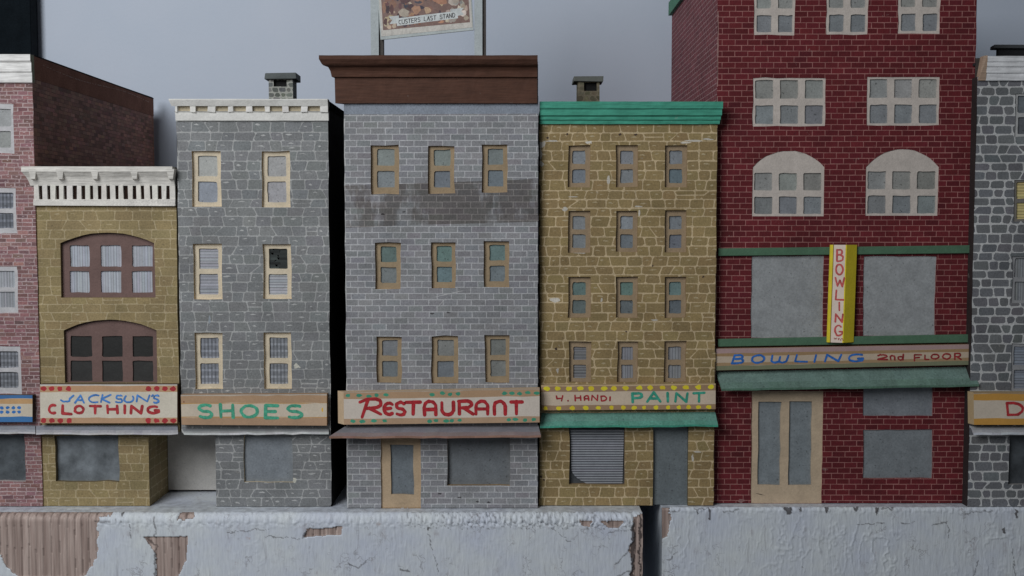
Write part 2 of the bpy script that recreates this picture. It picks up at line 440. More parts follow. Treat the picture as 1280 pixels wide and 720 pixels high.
def roof(parent, xl, xr, z, Y, back, c, th=3):
    mb = MB(); mb.box(xl + .4, xr - .4, Y + .4, back - .4, z - th, z, c); return mb.build('roof', M_DARK, parent)
def sign(parent, tl, tr, br, bl, Yw, q, bands, base, dots=(), endcol=None, ltaper=0, thick_top=None, name='sign', rtaper=0):
    """box sign: front face corners in photo units, standing q in front of the wall plane Yw"""
    Yf = Yw - q
    c4 = [P(*p, Yf) for p in (tl, tr, br, bl)]
    def at(u, v):   # u right, v down
        a = [c4[0][i] * (1 - u) + c4[1][i] * u for i in (0, 1)]; b = [c4[3][i] * (1 - u) + c4[2][i] * u for i in (0, 1)]
        return (a[0] * (1 - v) + b[0] * v, a[1] * (1 - v) + b[1] * v)
    lay = []
    def band(v0, v1, c):
        n = 12; top = [at(i / n, v0 + (gj(.008) if 0 < v0 else 0)) for i in range(n + 1)]; bot = [at(i / n, v1 + (gj(.008) if v1 < 1 else 0)) for i in range(n + 1)]
        lay.append((top + bot[::-1], c, 0.0))
    for b in bands: band(*b)
    ow = [at(i / 14, 0) for i in range(15)] + [at(1, v) for v in (.33, .66)] + [at(1 - i / 14, 1) for i in range(15)] + [at(0, v) for v in (.66, .33)]
    for (u, v, rx, rz, c) in dots:
        p = at(u, v); lay.append((blob(p[0], p[1], rx, rz, 9, .14), jit(c, .06), 0.0))
    mb = MB(); mb.sheet(ow, [], lay, base, lambda x, z: (x, Yf, z))
    f = [(p[0], Yf, p[1]) for p in c4]
    e = endcol or mul(base, .85)
    bk = [(f[0][0] - ltaper, Yw - .3, f[0][2]), (f[1][0] + rtaper, Yw - .3, f[1][2]), (f[2][0] + rtaper, Yw - .3, f[2][2]), (f[3][0] - ltaper, Yw - .3, f[3][2])]
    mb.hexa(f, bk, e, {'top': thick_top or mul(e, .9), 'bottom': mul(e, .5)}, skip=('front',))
    o = mb.build(name, M_SIGN, parent)
    return o, Yf, at
def awning(parent, tl, tr, fr, fl, Yw, q, ct, cf, th=2.2, name='awning', mat=None):
    """top edge on the wall at tl, tr; front edge fl, fr stands q in front of it"""
    n = 16; mb = MB(); T, B_ = [], []
    a, b = P(*tl, Yw), P(*tr, Yw); c, d = P(*fl, Yw - q), P(*fr, Yw - q)
    for i in range(n + 1):
        t = i / n
        T.append((a[0] + (b[0] - a[0]) * t, Yw - .3, a[1] + (b[1] - a[1]) * t + gj(.15)))
        B_.append((c[0] + (d[0] - c[0]) * t, Yw - q + gj(.35), c[1] + (d[1] - c[1]) * t + gj(.35)))
    for i in range(n):
        p, r, s, u = T[i], T[i + 1], B_[i + 1], B_[i]
        m0 = tuple((x * .35 + y * .65) for x, y in zip(p, u)); m1 = tuple((x * .35 + y * .65) for x, y in zip(r, s))
        mb.face([m0, m1, r, p], jit(ct, .03)); mb.face([u, s, m1, m0], jit(mixc(ct, cf, .35), .04))
        d0 = lambda v: (v[0], v[1], v[2] - th)
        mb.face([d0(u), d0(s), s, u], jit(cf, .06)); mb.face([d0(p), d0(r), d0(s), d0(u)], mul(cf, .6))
        if i == 0: mb.face([d0(p), d0(u), u, p], cf)
        if i == n - 1: mb.face([d0(s), d0(r), r, s], cf)
        mb.face([d0(r), d0(p), p, r], cf)
    return mb.build(name, mat or M_CARD, parent)
def chimney(parent, bx0, bx1, cy0, cy1, by1, cx0, cx1, hx0, hx1, hy0, hy1, Y, body, line, cap, dp=26):
    a = P(bx0, by1, Y); b = P(bx1, cy1, Y)
    x0, x1, z0, z1 = a[0], b[0], a[1] - 14, b[1]
    hole = qrect(hx0, hy0, hx1, hy1, Y, .2); hole = [(x, min(z, z1 - .6)) for x, z in hole]
    mb = MB(); out = [(x0, z0), (x1, z0), (x1, z1), (x0, z1)]
    mb.sheet(out, [hole], stones(x0, x1, z0, z1, 7, 11, 7, 1.4, body, .15, 1), line, lambda x, z: (x, Y, z))
    mb.rim(hole, Y, Y + 5, mul(body, .5))
    xs = [p[0] for p in hole]; zs = [p[1] for p in hole]
    mb.face([(min(xs) - 1, Y + 5, min(zs) - 1), (max(xs) + 1, Y + 5, min(zs) - 1), (max(xs) + 1, Y + 5, max(zs) + 1), (min(xs) - 1, Y + 5, max(zs) + 1)], (.008, .008, .008))
    solid_body(mb, x0, x1, z0, z1, Y, Y + dp, body, mul(body, .8))
    o = mb.build('chimney', M_WALL, parent)
    c0, c1 = P(cx0, cy1, Y - 3), P(cx1, cy0, Y - 3)
    m2 = MB(); m2.box(c0[0], c1[0], Y - 4, Y + dp + 4, z1 + .05, c1[1], cap, j=.4); m2.build('chimney_cap', M_CARD, o, bevel=.8)

GROUP = 'model shop buildings standing in a row on the white boards'
PG = C(104, 109, 117)            # grey paper pane
# ================================================================== 1 pink brick building, left edge
Y0 = GY(633.5); BK = 445
rt = thing('model_building', 'pink brick model building with white cornice and dark brown side wall, cut off at left', 'model building', (P(-60, 633, Y0)[0], Y0, 0), GROUP)
pink = C(116, 86, 86); pl_ = C(166, 152, 152)
out, xl, xr, z0, z1 = outline(-190, 100, 43, 633.5, -180, 51, Y0)
rows = [(-15, 130, 17, 192), (-12, 235, 20, 292), (-10, 333, 22, 391), (-6, 433, 26, 492)]
holes = [qrect(*r, Y0) for r in rows]
shop = qrect(-70, 543, 31.5, 601.5, Y0)
lay = bricks(xl - 2, xr + 2, z0, z1 + 3, 13, 4.9, .9, pink, .18, .7, hi=(pl_, .55))
mb = facade(rt, out, holes + [shop], lay, mixc(pl_, pink, .35), Y0, BK, C(150, 140, 138), None, 0)
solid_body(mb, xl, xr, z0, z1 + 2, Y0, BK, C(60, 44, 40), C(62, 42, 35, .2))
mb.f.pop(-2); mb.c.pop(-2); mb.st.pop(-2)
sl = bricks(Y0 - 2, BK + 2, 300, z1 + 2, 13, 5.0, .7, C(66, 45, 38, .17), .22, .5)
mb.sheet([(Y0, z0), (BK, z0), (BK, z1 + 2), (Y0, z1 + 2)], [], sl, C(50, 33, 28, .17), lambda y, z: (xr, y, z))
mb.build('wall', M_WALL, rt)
kinds = [('plain', C(122, 124, 120)), ('plaid', C(92, 96, 108)), ('v', C(140, 142, 150)), ('plaid', C(100, 103, 112))]
for r, h, (k, c) in zip(rows, holes, kinds):
    window(rt, h, Y0, sash(*r, li=.16, ri=.10, t=.10, b=.12), C(162, 160, 162), [k], [c, mul(c, .9)], depth=.6)
glazing(rt, shop, Y0, C(72, 80, 86), mat=M_GLASS)
zt = P(0, 68, Y0 - 6)[1]; zb = P(0, 103, Y0 - 3)[1]
mb = MB(); wc = C(190, 188, 186)
mb.profile([(Y0 + 4, zb), (Y0 - 3, zb), (Y0 - 3, zb + 12), (Y0 - 4.5, zb + 13), (Y0 - 4.5, zb + 24), (Y0 - 7, zb + 26), (Y0 - 7, zt), (Y0 + 4, zt)], xl, P(41, 80, Y0)[0], 0, 0, Y0, lambda i: wc if i >= 0 else C(112, 112, 92))
mb.build('cornice', M_WOOD, rt)
roof(rt, xl, xr, zt - 12, Y0 + 5, BK, C(50, 46, 46))
mb = MB()   # dark trim and parapet along the side wall top
mb.face([(xr - 4, Y0 + 4.5, zt), (xr + .4, Y0 + 4.5, zt), (xr + .4, BK, zt + 2), (xr - 4, BK, zt + 2)], C(40, 36, 36))
mb.box(xr - 3.5, xr + .3, Y0 + 4.4, BK + .4, z1 + 2.05, zt - .3, C(64, 44, 37, .19))
for k in range(40):
    a, b = Y0 + 30 + k * 10, Y0 + 30 + k * 10 + ru(4, 10); zz_ = zt - 8 - 3 * math.sin(k * .16)
    mb.face([(xr + .5, a, zz_), (xr + .5, b, zz_ + gj(.2)), (xr + .5, b, zz_ + ru(.4, .9)), (xr + .5, a, zz_ + ru(.4, .9))], C(120, 104, 98, .4))
mb.box(xr - 3.9, xr + .7, Y0 + 4.6, BK + .6, zt - .25, zt + 1.2, C(34, 32, 33))
mb.build('parapet', M_DARK, rt)
s, Yf, at = sign(rt, (-120, 494), (40.5, 494), (40.5, 527.5), (-120, 527.5), Y0, 9, [(0, .13, C(58, 96, 140)), (.13, .32, C(168, 134, 96)), (.80, 1, C(56, 100, 146))], C(176, 166, 150),
    [(1 - (40.5 - x) / 160.5, v, 2.5, 2.1, C(50, 98, 156)) for x in (-6, 2, 9.5, 17, 24) for v in (.47, .63)], C(80, 70, 64))
awning(rt, (-130, 531.5), (44, 531.5), (44, 540.2), (-130, 540.2), Y0, 17, C(128, 130, 138), C(172, 170, 172), 2.2, 'awning')

# ================================================================== 2 clothing shop
Y0 = GY(633); BK = 330
rt = thing('model_building', 'short olive stone model clothing shop with two brown arched windows and white balustrade cornice', 'model building', (P(135, 633, Y0)[0], Y0, 0), GROUP)
ol = C(126, 111, 80); oll = C(150, 136, 108)
out, xl, xr, z0, z1 = outline(44, 236, 224, 633, 53, 222, Y0)
zs = P(0, 540, Y0)[1]; xn = P(186.5, 600, Y0)[0]
ND = 78
# outline with the entrance corner cut away
out = [(xl, .8), (xn, .8), (xn, zs), (xr, zs)] + [(xr + gj(.3), zs + (z1 - zs) * k / 14) for k in range(1, 14)] + [(xr, z1), (xl, z1)] + [(xl + gj(.3), z1 - z1 * k / 20) for k in range(1, 20)]
h1 = qarch(77, 290.7, 194, 372, 304, Y0); h2 = qarch(81, 399.5, 196.5, 478.5, 413, Y0)
shop = qrect(69.4, 544, 148.6, 602, Y0)
lay = stones(xl - 3, xr + 3, z0, z1, 14, 25, 11.5, .95, ol, .05, 2.0, hi=(oll, .5), rnd=1.2)
mb = facade(rt, out, [h1, h2, shop], lay, oll, Y0, BK, C(96, 84, 62), None, 0)
mb.face([(xl, BK, 0), (xl, Y0, 0), (xl, Y0, z1), (xl, BK, z1)], mul(ol, .8))
mb.face([(xr, Y0, zs), (xr, BK, zs), (xr, BK, z1), (xr, Y0, z1)], mul(ol, .8))
mb.face([(xr, Y0 + ND, 0), (xr, BK, 0), (xr, BK, zs), (xr, Y0 + ND, zs)], mul(ol, .8))
mb.face([(xr, BK, 0), (xl, BK, 0), (xl, BK, z1), (xr, BK, z1)], mul(ol, .8))
sl = [([(y, z) for y, z in p], c, s_) for p, c, s_ in stones(Y0, Y0 + ND, 0, zs, 16, 26, 11.5, 1.0, mul(ol, 1.0), .06)]
mb.sheet([(Y0, 0), (Y0 + ND, 0), (Y0 + ND, zs), (Y0, zs)], [], sl, oll, lambda y, z: (xn, y, z))
mb.face([(xn, Y0, zs), (xr, Y0, zs), (xr, Y0 + ND, zs), (xn, Y0 + ND, zs)], C(90, 82, 66))
mb.build('wall', M_WALL, rt)
xnc = xn; m2 = MB(); m2.box(xn + .3, xr - .3, Y0 + ND + 2, Y0 + ND + 4, .3, zs - .3, C(60, 54, 50)); m2.build('entrance_back', M_DARK, rt)
fb = C(98, 78, 74)
sc = 3.0
pn = [(a / sc, 270 + c / sc, b / sc, 270 + d / sc) for (c, d) in ((110, 190), (206, 287)) for (a, b) in ((262, 335), (378, 455), (495, 572))]
window(rt, h1, Y0, pn, fb, ['v'], [C(150, 154, 166)], depth=5)
pn = [(a / sc, 270 + c / sc, b / sc, 270 + d / sc) for (c, d) in ((450, 528), (543, 620)) for (a, b) in ((265, 345), (383, 460), (497, 574))]
window(rt, h2, Y0, pn, fb, ['plain'], [C(36, 35, 33), C(32, 31, 30), C(34, 33, 31), C(46, 46, 44), C(42, 42, 40), C(47, 46, 43)], depth=5, mat=M_PANE)
lay = [(blob(P(112, 585, Y0)[0], P(112, 585, Y0)[1], 22, 10), C(88, 92, 96), 0), (blob(P(125, 560, Y0)[0], P(125, 560, Y0)[1], 18, 9), C(106, 114, 120), 0)]
glazing(rt, shop, Y0, C(96, 104, 110), mat=M_GLASS)
wc = C(188, 184, 178); zc = lambda y, d=0: P(130, y, Y0 - d)[1]
mb = MB()
mb.box(xl + .2, xr - .2, Y0 - 1.2, Y0 + 4, zc(250), zc(231), C(36, 26, 22))                       # dark gaps
mb.box(xl - .5, xr + .3, Y0 - 5, Y0 + 3, zc(257, 5), zc(249.3, 5), wc, j=.3)                  # base band
mb.build('cornice_backing', M_DARK, rt)
bal = MB(); n = 16
for i in range(n + 1):
    x = xl + 3 + (xr - xl - 6) * i / n + gj(.4); w = 3.1 * ru(.85, 1.1)
    bal.box(x - w, x + w, Y0 - 4.2, Y0 - 1, zc(250.5), zc(230.5), jit(wc, .04), j=.25)
bal.box(xl - .4, xr + .4, Y0 - 4.8, Y0 - .8, zc(257), zc(249.4), wc, j=.2)
bal.build('balustrade', M_CARD, rt)
cv = MB(); za, zb = zc(232, 8), zc(208, 14)
cv.profile([(Y0 + 4, za), (Y0 - 4, za), (Y0 - 5, za + 4), (Y0 - 7.5, za + 10), (Y0 - 12, za + 16), (Y0 - 13, za + 17), (Y0 - 13, zb), (Y0 + 4, zb)], xl - 1, xr + .3, .75, 0, Y0, lambda i: wc if i >= 0 else mul(wc, .75))
for px in (46, 80, 123, 172, 217):
    x = P(px, 215, Y0)[0]
    a = [(x - 5, Y0 - 13.2, zb - 3), (x + 5, Y0 - 13.2, zb - 3), (x + 2.5, Y0 - 11.5, za + 8), (x - 2.5, Y0 - 11.5, za + 8)]
    b = [(x - 5, Y0 - 4, zb - 3), (x + 5, Y0 - 4, zb - 3), (x + 2.5, Y0 - 4, za + 6), (x - 2.5, Y0 - 4, za + 6)]
    cv.hexa(a, b, mul(wc, .95))
cv.build('cornice', M_WOOD, rt)
roof(rt, xl, xr, z1 + 6, Y0 + 5, BK, C(60, 56, 54))
mb = MB(); mb.box(xl, xr, Y0 + 4.1, Y0 + 9, z1 - .2, zb - 1, C(120, 110, 100)); mb.build('parapet', M_CARD, rt)
red = C(150, 48, 52)
dots = [(u, v, 3.7, 3.2, red) for v in (.11, .935) for u in (.025, .085, .145, .21, .79, .85, .91, .97)]
s, Yf, at = sign(rt, (50, 480.5), (221.5, 480.5), (221.5, 529), (50.5, 529), Y0, 10, [(0, .035, C(176, 170, 164)), (.035, .19, C(166, 132, 102)), (.86, 1, C(164, 132, 104))], C(186, 178, 164), dots, C(70, 54, 46))
z = lambda v: 40 + v / 6.4; w = lambda v: 470 + v / 6.4
blue = C(66, 112, 170)
lettering([(g, z(a), z(b), w(c), w(d), blue) for g, a, b, c, d in (('J', 230, 328, 155, 205), ('A', 345, 418, 155, 215), ('C', 455, 535, 152, 212), ('K', 550, 625, 152, 210), ('S', 668, 725, 155, 212), ('o', 738, 812, 153, 212), ('N', 838, 935, 155, 205), ("'", 950, 975, 152, 180), ('S', 972, 1015, 155, 215))], Yf - .25, 2.3, blue, s, slant=.12)
lettering([(g, z(a), z(b), w(c), w(d), red) for g, a, b, c, d in (('C', 135, 190, 232, 300), ('L', 242, 312, 236, 303), ('O', 342, 412, 240, 296), ('T', 462, 552, 240, 300), ('H', 604, 684, 238, 296), ('I', 725, 760, 238, 298), ('N', 792, 880, 240, 298), ('G', 926, 1018, 242, 298))], Yf - .25, 3.5, red, s)
awning(rt, (45, 531.5), (222, 531.5), (222.5, 541), (45, 541), Y0, 18, C(124, 126, 134), C(172, 170, 172), 2.2)

# ================================================================== 3 shoe shop
Y0 = GY(633.5); BK = 330
rt = thing('model_building', 'grey stone model shoe shop with white notched cornice, small chimney and green SHOES lettering', 'model building', (P(318, 633, Y0)[0], Y0, 0), GROUP)
gr = C(110, 111, 112); gl = C(154, 154, 153)
out, xl, xr, z0, z1 = outline(220, 136, 411, 633.5, 229, 413, Y0)
zs = P(0, 541, Y0)[1]; xn = P(270, 600, Y0)[0]
out = [(xn, .8), (xr - 4, .8), (xr - 1, 1.4), (xr, 4)] + [(xr + gj(.4), 4 + (z1 - 4) * k / 26) for k in range(1, 26)] + [(xr, z1), (xl, z1)] + [(xl + gj(.4), z1 + (zs - z1) * k / 20) for k in range(1, 20)] + [(xl, zs), (xn, zs)]
rows = [(240.2, 189, 276.4, 258.5), (327.4, 189, 362.5, 259), (242, 305, 277.5, 374), (329, 305, 364, 374), (243.7, 416, 278.2, 486), (330, 416, 364.4, 486)]
holes = [qrect(*r, Y0, .3) for r in rows]; shop = qrect(305, 544.7, 365.5, 602.8, Y0, .4)
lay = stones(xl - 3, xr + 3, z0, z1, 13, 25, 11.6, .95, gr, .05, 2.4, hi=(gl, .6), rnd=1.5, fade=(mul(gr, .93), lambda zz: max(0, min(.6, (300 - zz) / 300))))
lay += worn(xl, zs, z1, gl) + worn(xr, 5, z1, gl, -1, .45)
for (px, py, rx, rz) in ((370, 457, 3.0, 3.2), (374, 459, 1.6, 1.2), (368, 600, 3, 3.4), (262, 402, 1.2, 6)):
    x, zz = P(px, py, Y0); lay.append((blob(x, zz, rx, rz), C(172, 170, 160) if px > 300 else C(126, 132, 138), 0))
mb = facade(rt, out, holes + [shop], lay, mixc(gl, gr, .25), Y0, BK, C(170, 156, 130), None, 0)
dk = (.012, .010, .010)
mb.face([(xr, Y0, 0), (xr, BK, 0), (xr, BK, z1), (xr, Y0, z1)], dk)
mb.face([(xl, BK, 0), (xl, Y0 + ND, 0), (xl, Y0 + ND, z1), (xl, BK, z1)], mul(gr, .8))
mb.face([(xl, Y0 + ND, zs), (xl, Y0, zs), (xl, Y0, z1), (xl, Y0 + ND, z1)], mul(gr, .8))
mb.face([(xn, Y0 + ND, 0), (xn, Y0, 0), (xn, Y0, zs), (xn, Y0 + ND, zs)], mul(gr, .9))
mb.face([(xl, Y0, zs), (xn, Y0, zs), (xn, Y0 + ND, zs), (xl, Y0 + ND, zs)], C(80, 76, 70))
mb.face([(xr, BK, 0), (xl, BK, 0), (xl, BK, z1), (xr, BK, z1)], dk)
mb.build('wall', M_WALL, rt)
m2 = MB(); m2.box(xnc + .6, xn - .3, Y0 + ND - 3, Y0 + ND - .4, 3.2, zs - .6, C(164, 161, 157)); m2.build('entrance_panel', M_CARD, rt)
cf = C(180, 168, 148)
pk = [(['plain'], [C(138, 138, 134), C(116, 124, 136)]), (['plain'], [C(142, 142, 140), C(136, 137, 138)]), (['h'], [C(148, 150, 160), C(138, 140, 152)]),
      (['torn', 'h'], [C(40, 48, 46), C(150, 152, 160)]), (['plaid'], [C(112, 116, 128)]), (['plaid'], [C(110, 114, 122)])]
for r, h, (k, c) in zip(rows, holes, pk): window(rt, h, Y0, sash(*r), cf, k, c, depth=4)
glazing(rt, shop, Y0, C(108, 116, 124), depth=4)
yq = Y0; zc = lambda y, d=0: P(315, y, Y0 - d)[1]
wc = C(190, 188, 184); mb = MB()
xa, xb = P(222, 136, Y0)[0], P(411, 136, Y0)[0]
mb.profile([(Y0 + 4, zc(151)), (Y0 - 3, zc(151)), (Y0 - 3.5, zc(141)), (Y0 - 5, zc(139.5)), (Y0 + 4, zc(139.4))], xa, xb, .6, 0, Y0, lambda i: wc if i >= 0 else mul(wc, .85))
mb.profile([(Y0 + 4, zc(132)), (Y0 - 6, zc(132.5, 6)), (Y0 - 9, zc(125, 9)), (Y0 - 9, zc(123.5, 9)), (Y0 + 4, zc(123.5, 9))], xa, xb, .9, 0, Y0, lambda i: wc if i >= 0 else mul(wc, .85))
mb.box(xa, xb - .4, Y0 - 1.2, Y0 + 3.8, zc(139.6), zc(131.8), C(148, 138, 118))
edges = [206.0] + [v for c in (103, 178, 265, 342, 422, 498, 578, 660) for v in (200 + (c - 27) / 3.43, 200 + (c + 27) / 3.43)] + [411]
for i in range(0, len(edges) - 1, 2):
    a, b = P(max(edges[i], 219), 136, Y0 - 5)[0], P(edges[i + 1], 136, Y0 - 5)[0]
    if i == len(edges) - 2: b = xb
    mb.box(a, b, Y0 - 5.4, Y0 - 1.1, zc(140, 5), zc(131.5, 5), jit(wc, .03), j=.3)
mb.build('cornice', M_CARD, rt)
zr = zc(123.5, 9)
roof(rt, xl, xr, z1 - 1, Y0 + 5, BK, C(40, 38, 38))
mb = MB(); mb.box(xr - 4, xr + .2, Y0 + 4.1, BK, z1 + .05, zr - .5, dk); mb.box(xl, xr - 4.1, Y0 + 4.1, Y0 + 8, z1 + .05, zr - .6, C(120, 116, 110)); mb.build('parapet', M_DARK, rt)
chimney(rt, 336, 366, 91, 99.5, 123, 331, 370, 342, 358, 96, 108, 120, C(96, 98, 94), C(140, 140, 134), C(78, 82, 82))
s, Yf, at = sign(rt, (226, 493.5), (408.5, 492.5), (408.5, 532), (227, 531), Y0, 10, [(0, .04, C(160, 150, 140)), (.04, .28, C(154, 126, 100)), (.28, .30, C(166, 130, 84)), (.73, .76, C(166, 128, 80)), (.76, 1, C(154, 126, 102))], C(178, 166, 150), [(.02, .24, 1, 1, C(110, 60, 40)), (.97, .5, 1.2, 3, C(190, 150, 70))], C(150, 120, 92))
z = lambda v: 200 + v / 2.88; w = lambda v: 470 + v / 2.88
gn = C(66, 142, 116)
lettering([(g, z(a), z(b), w(c), w(d)) for g, a, b, c, d in (('S', 138, 188, 104, 150), ('H', 217, 264, 104, 148), ('O', 292, 350, 106, 148), ('E', 378, 424, 106, 150), ('S', 458, 512, 106, 150))], Yf - .25, 4.0, gn, s)
awning(rt, (227, 535.5), (411, 535), (411, 540), (230, 541.2), Y0, 12, C(110, 112, 114), C(178, 178, 178), 2.6)

# ================================================================== 4 restaurant
Y0 = GY(635.5); BK = 330
rt = thing('model_building', 'grey brick model restaurant with broad brown cornice and red RESTAURANT lettering', 'model building', (P(553, 635, Y0)[0], Y0, 0), GROUP)
bk_ = C(118, 118, 121); bl_ = C(156, 156, 158)
out, xl, xr, z0, z1 = outline(429, 120, 671, 635.5, 435, 674, Y0)
rows = [(463.6, 181.4, 498.8, 242.4), (535, 182, 568.4, 242), (602.8, 181, 634, 241), (468.7, 303.4, 500.7, 361), (539.3, 303, 569.6, 360), (605, 301.5, 636, 359), (470.7, 420.5, 502, 478.5), (539.3, 420, 572.7, 479), (606, 419, 637, 478)]
holes = [qrect(*r, Y0, .4) for r in rows]
door = qrect(476, 547, 526, 635.5, Y0, .25); door = [(x, max(z, 0.0)) for x, z in door]
shop = qrect(559, 546, 637.5, 607, Y0, .4)
lay = bricks(xl - 2, xr + 2, z0 - 2, z1 + 6, 17.6, 7.55, 1.05, bk_, .06, .3)
sp = lambda pts: [P(x, y, Y0) for x, y in pts]
lay += worn(xl, 0, z1, C(170, 170, 170), 1, .7) + worn(xr, 0, z1, C(60, 60, 62), -1, .6)
lay.append((sp([(428, 128), (673, 128), (673, 142), (428, 143)]), C(118, 124, 134), 0))
lay.append((sp([(430, 232), (465, 231), (640, 225), (673, 223), (673, 277), (610, 279), (520, 281), (432, 285)]), None, 1.0))
for (a, b, c, d) in ((540, 372, 576, 364), (545, 386, 560, 370), (462, 363, 500, 361), (560, 368, 580, 363)):
    p, q = P(a, b, Y0), P(c, d, Y0); lay.append(([(p[0], p[1]), ((p[0] + q[0]) / 2, (p[1] + q[1]) / 2 - .6 + gj(.5)), q, ((p[0] + q[0]) / 2 + .4, (p[1] + q[1]) / 2 + .9)], C(164, 164, 164), 0))
for (a, b) in ((549, 617), (597, 627), (610, 628), (574, 622), (540, 392), (560, 391), (478, 268), (505, 265)):
    p = P(a, b, Y0); lay.append((blob(p[0], p[1], 2.4, 1.2), C(66, 64, 66), 0))
mb = facade(rt, out, holes + [door, shop], lay, bl_, Y0, BK, C(128, 106, 76), None, 0)
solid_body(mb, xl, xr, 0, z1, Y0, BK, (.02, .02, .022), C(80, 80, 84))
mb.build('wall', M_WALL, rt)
tan = C(136, 119, 96)
gg, bb, te = C(108, 116, 112), C(96, 108, 118), C(84, 120, 116)
pk = [[gg, C(112, 118, 124)], [C(104, 112, 108), bb], [C(106, 114, 112), C(90, 104, 116)], [C(84, 110, 104), C(104, 108, 110)], [C(82, 116, 108), C(84, 116, 120)], [C(88, 124, 120), C(98, 110, 114)], [C(104, 108, 110), C(94, 102, 108)], [C(110, 110, 108), C(96, 104, 112)], [C(110, 110, 108), C(106, 108, 106)]]
for r, h, c in zip(rows, holes, pk): window(rt, h, Y0, sash(*r, li=.22, ri=.16, t=.08, m0=.42, m1=.53, b=.13), tan, ['plain'], c, depth=4)
# door
mb = MB(); fo = offset_poly(door, .9); fo = [(x, max(z, .2)) for x, z in fo]; hp = qrect(488.7, 556, 517, 618, Y0 + 2.5, .4); dc = C(158, 138, 114)
mb.sheet(fo, [hp], [(blob(P(500, 630, Y0)[0], P(500, 630, Y0)[1], 9, 1.5), mul(dc, .9), 0)], dc, lambda x, z: (x, Y0 + 2.5, z)); mb.rim(hp, Y0 + 2.5, Y0 + 5, mul(dc, .8))
d = mb.build('door', M_CARD, rt)
mb = MB(); mb.sheet(offset_poly(hp, 1), [], [], C(98, 104, 109), lambda x, z: (x, Y0 + 5.1, z)); mb.build('pane', M_PANE, d)
glazing(rt, shop, Y0, C(96, 102, 107), depth=6.2)
br = C(70, 46, 36); zc = lambda y, dd=0: P(545, y, Y0 - dd)[1]
mb = MB()
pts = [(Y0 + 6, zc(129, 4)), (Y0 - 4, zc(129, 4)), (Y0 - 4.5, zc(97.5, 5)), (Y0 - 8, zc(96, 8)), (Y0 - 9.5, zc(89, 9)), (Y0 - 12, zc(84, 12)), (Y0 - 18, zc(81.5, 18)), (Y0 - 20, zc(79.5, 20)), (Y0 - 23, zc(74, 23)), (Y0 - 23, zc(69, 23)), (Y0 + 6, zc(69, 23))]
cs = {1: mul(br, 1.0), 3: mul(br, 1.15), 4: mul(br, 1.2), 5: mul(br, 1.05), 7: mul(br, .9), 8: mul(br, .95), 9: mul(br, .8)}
xa, xb = P(423, 110, Y0)[0], P(671.5, 110, Y0)[0]
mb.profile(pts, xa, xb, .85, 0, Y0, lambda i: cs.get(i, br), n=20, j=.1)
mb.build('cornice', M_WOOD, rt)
ztop = zc(69, 23)
roof(rt, xl, xr, ztop - 3, Y0 + 6.5, BK, C(60, 50, 46)); 
mb = MB(); mb.box(xl + .2, xr - .2, Y0 + 6.1, BK - .5, z1 + .1, ztop - 6.2, C(52, 44, 42)); mb.build('parapet', M_DARK, rt)
tg = C(58, 128, 104)
dots = []
for v, g in ((.12, ((.03, .08, .13, .17, .215), (.45, .505, .545, .585), (.83, .865, .90, .935, .98))), (.91, ((.045, .095, .15, .21), (.44, .475, .515, .55, .59), (.835, .88, .925, .975)))):
    for grp in g:
        for u in grp: dots.append((u + gj(.004), v + gj(.015), 3.6 * ru(.8, 1.1), 2.2, tg))
s, Yf, at = sign(rt, (429.5, 490), (674.5, 485.5), (674.5, 528), (430, 530.8), Y0, 11, [(0, .035, C(150, 134, 118)), (.035, .225, C(154, 126, 100)), (.82, 1, C(156, 130, 106))], C(182, 172, 162), dots, C(170, 148, 122), ltaper=9)
z = lambda v: 410 + v / 4.571; w = lambda v: 475 + v / 4.571
rd = C(148, 36, 42)
lettering([(g, z(a), z(b), w(c), w(d)) for g, a, b, c, d in (('r', 182, 302, 108, 212), ('e', 320, 368, 132, 198), ('S', 388, 440, 128, 200), ('T', 445, 528, 126, 196), ('a', 550, 616, 122, 198), ('U', 650, 716, 128, 198), ('R', 745, 828, 120, 194), ('a', 846, 912, 120, 196), ('n', 950, 1012, 122, 196), ('T', 1045, 1110, 124, 192))], Yf - .25, 4.3, rd, s)
awning(rt, (432, 532.5), (673, 531.5), (676, 544), (411.5, 546), Y0, 27, C(110, 108, 114), C(128, 98, 86), 2.6)

# ================================================================== rooftop billboard
YB = 70
zr = (ztop - 3)
bbp = thing('billboard', 'tilted picture poster on a pale two-post billboard above the brown cornice', 'billboard', (P(535, 60, YB)[0], YB, zr))
pale = C(152, 158, 160); dkw = C(66, 62, 60)
for px in ((463.5, 478), (593, 606.5)):
    mb = MB(); a = P(px[0], 60, YB - 6)[0]; b = P(px[0] + 10, 60, YB - 6)[0]
    zt_ = P(500, -95, YB)[1]
    f = lambda x, y, z: (x, y, z)
    mb.box(a, b, YB - 6, YB + 4, zr + .05, zt_, pale, {'right': dkw}); mb.box(b + .05, b + (5.5 if px[0] < 500 else 4.5), YB - 3, YB + 8, zr + .05, zt_ - 1, dkw)
    mb.build('post', M_CARD, bbp)
YP = YB - 8
pc = lambda x, y: P(x, y, YP)
pnl = [pc(476, 50), pc(592.5, 37.7), pc(592.5 - 10, -72), pc(476 - 10 + 8, -60)]
pnl = [pc(475.5, 50), pc(592.2, 37.7), pc(585, -82), pc(468, -70)]
mb = MB(); fr = [(x, YP, z) for x, z in pnl]; bk2 = [(x, YB - 6.1, z) for x, z in pnl]
mb.hexa([fr[3], fr[2], fr[1], fr[0]], [bk2[3], bk2[2], bk2[1], bk2[0]], C(158, 164, 164), {'bottom': C(70, 60, 60), 'left': C(90, 86, 70)})
mb.build('panel', M_CARD, bbp, bevel=.6)
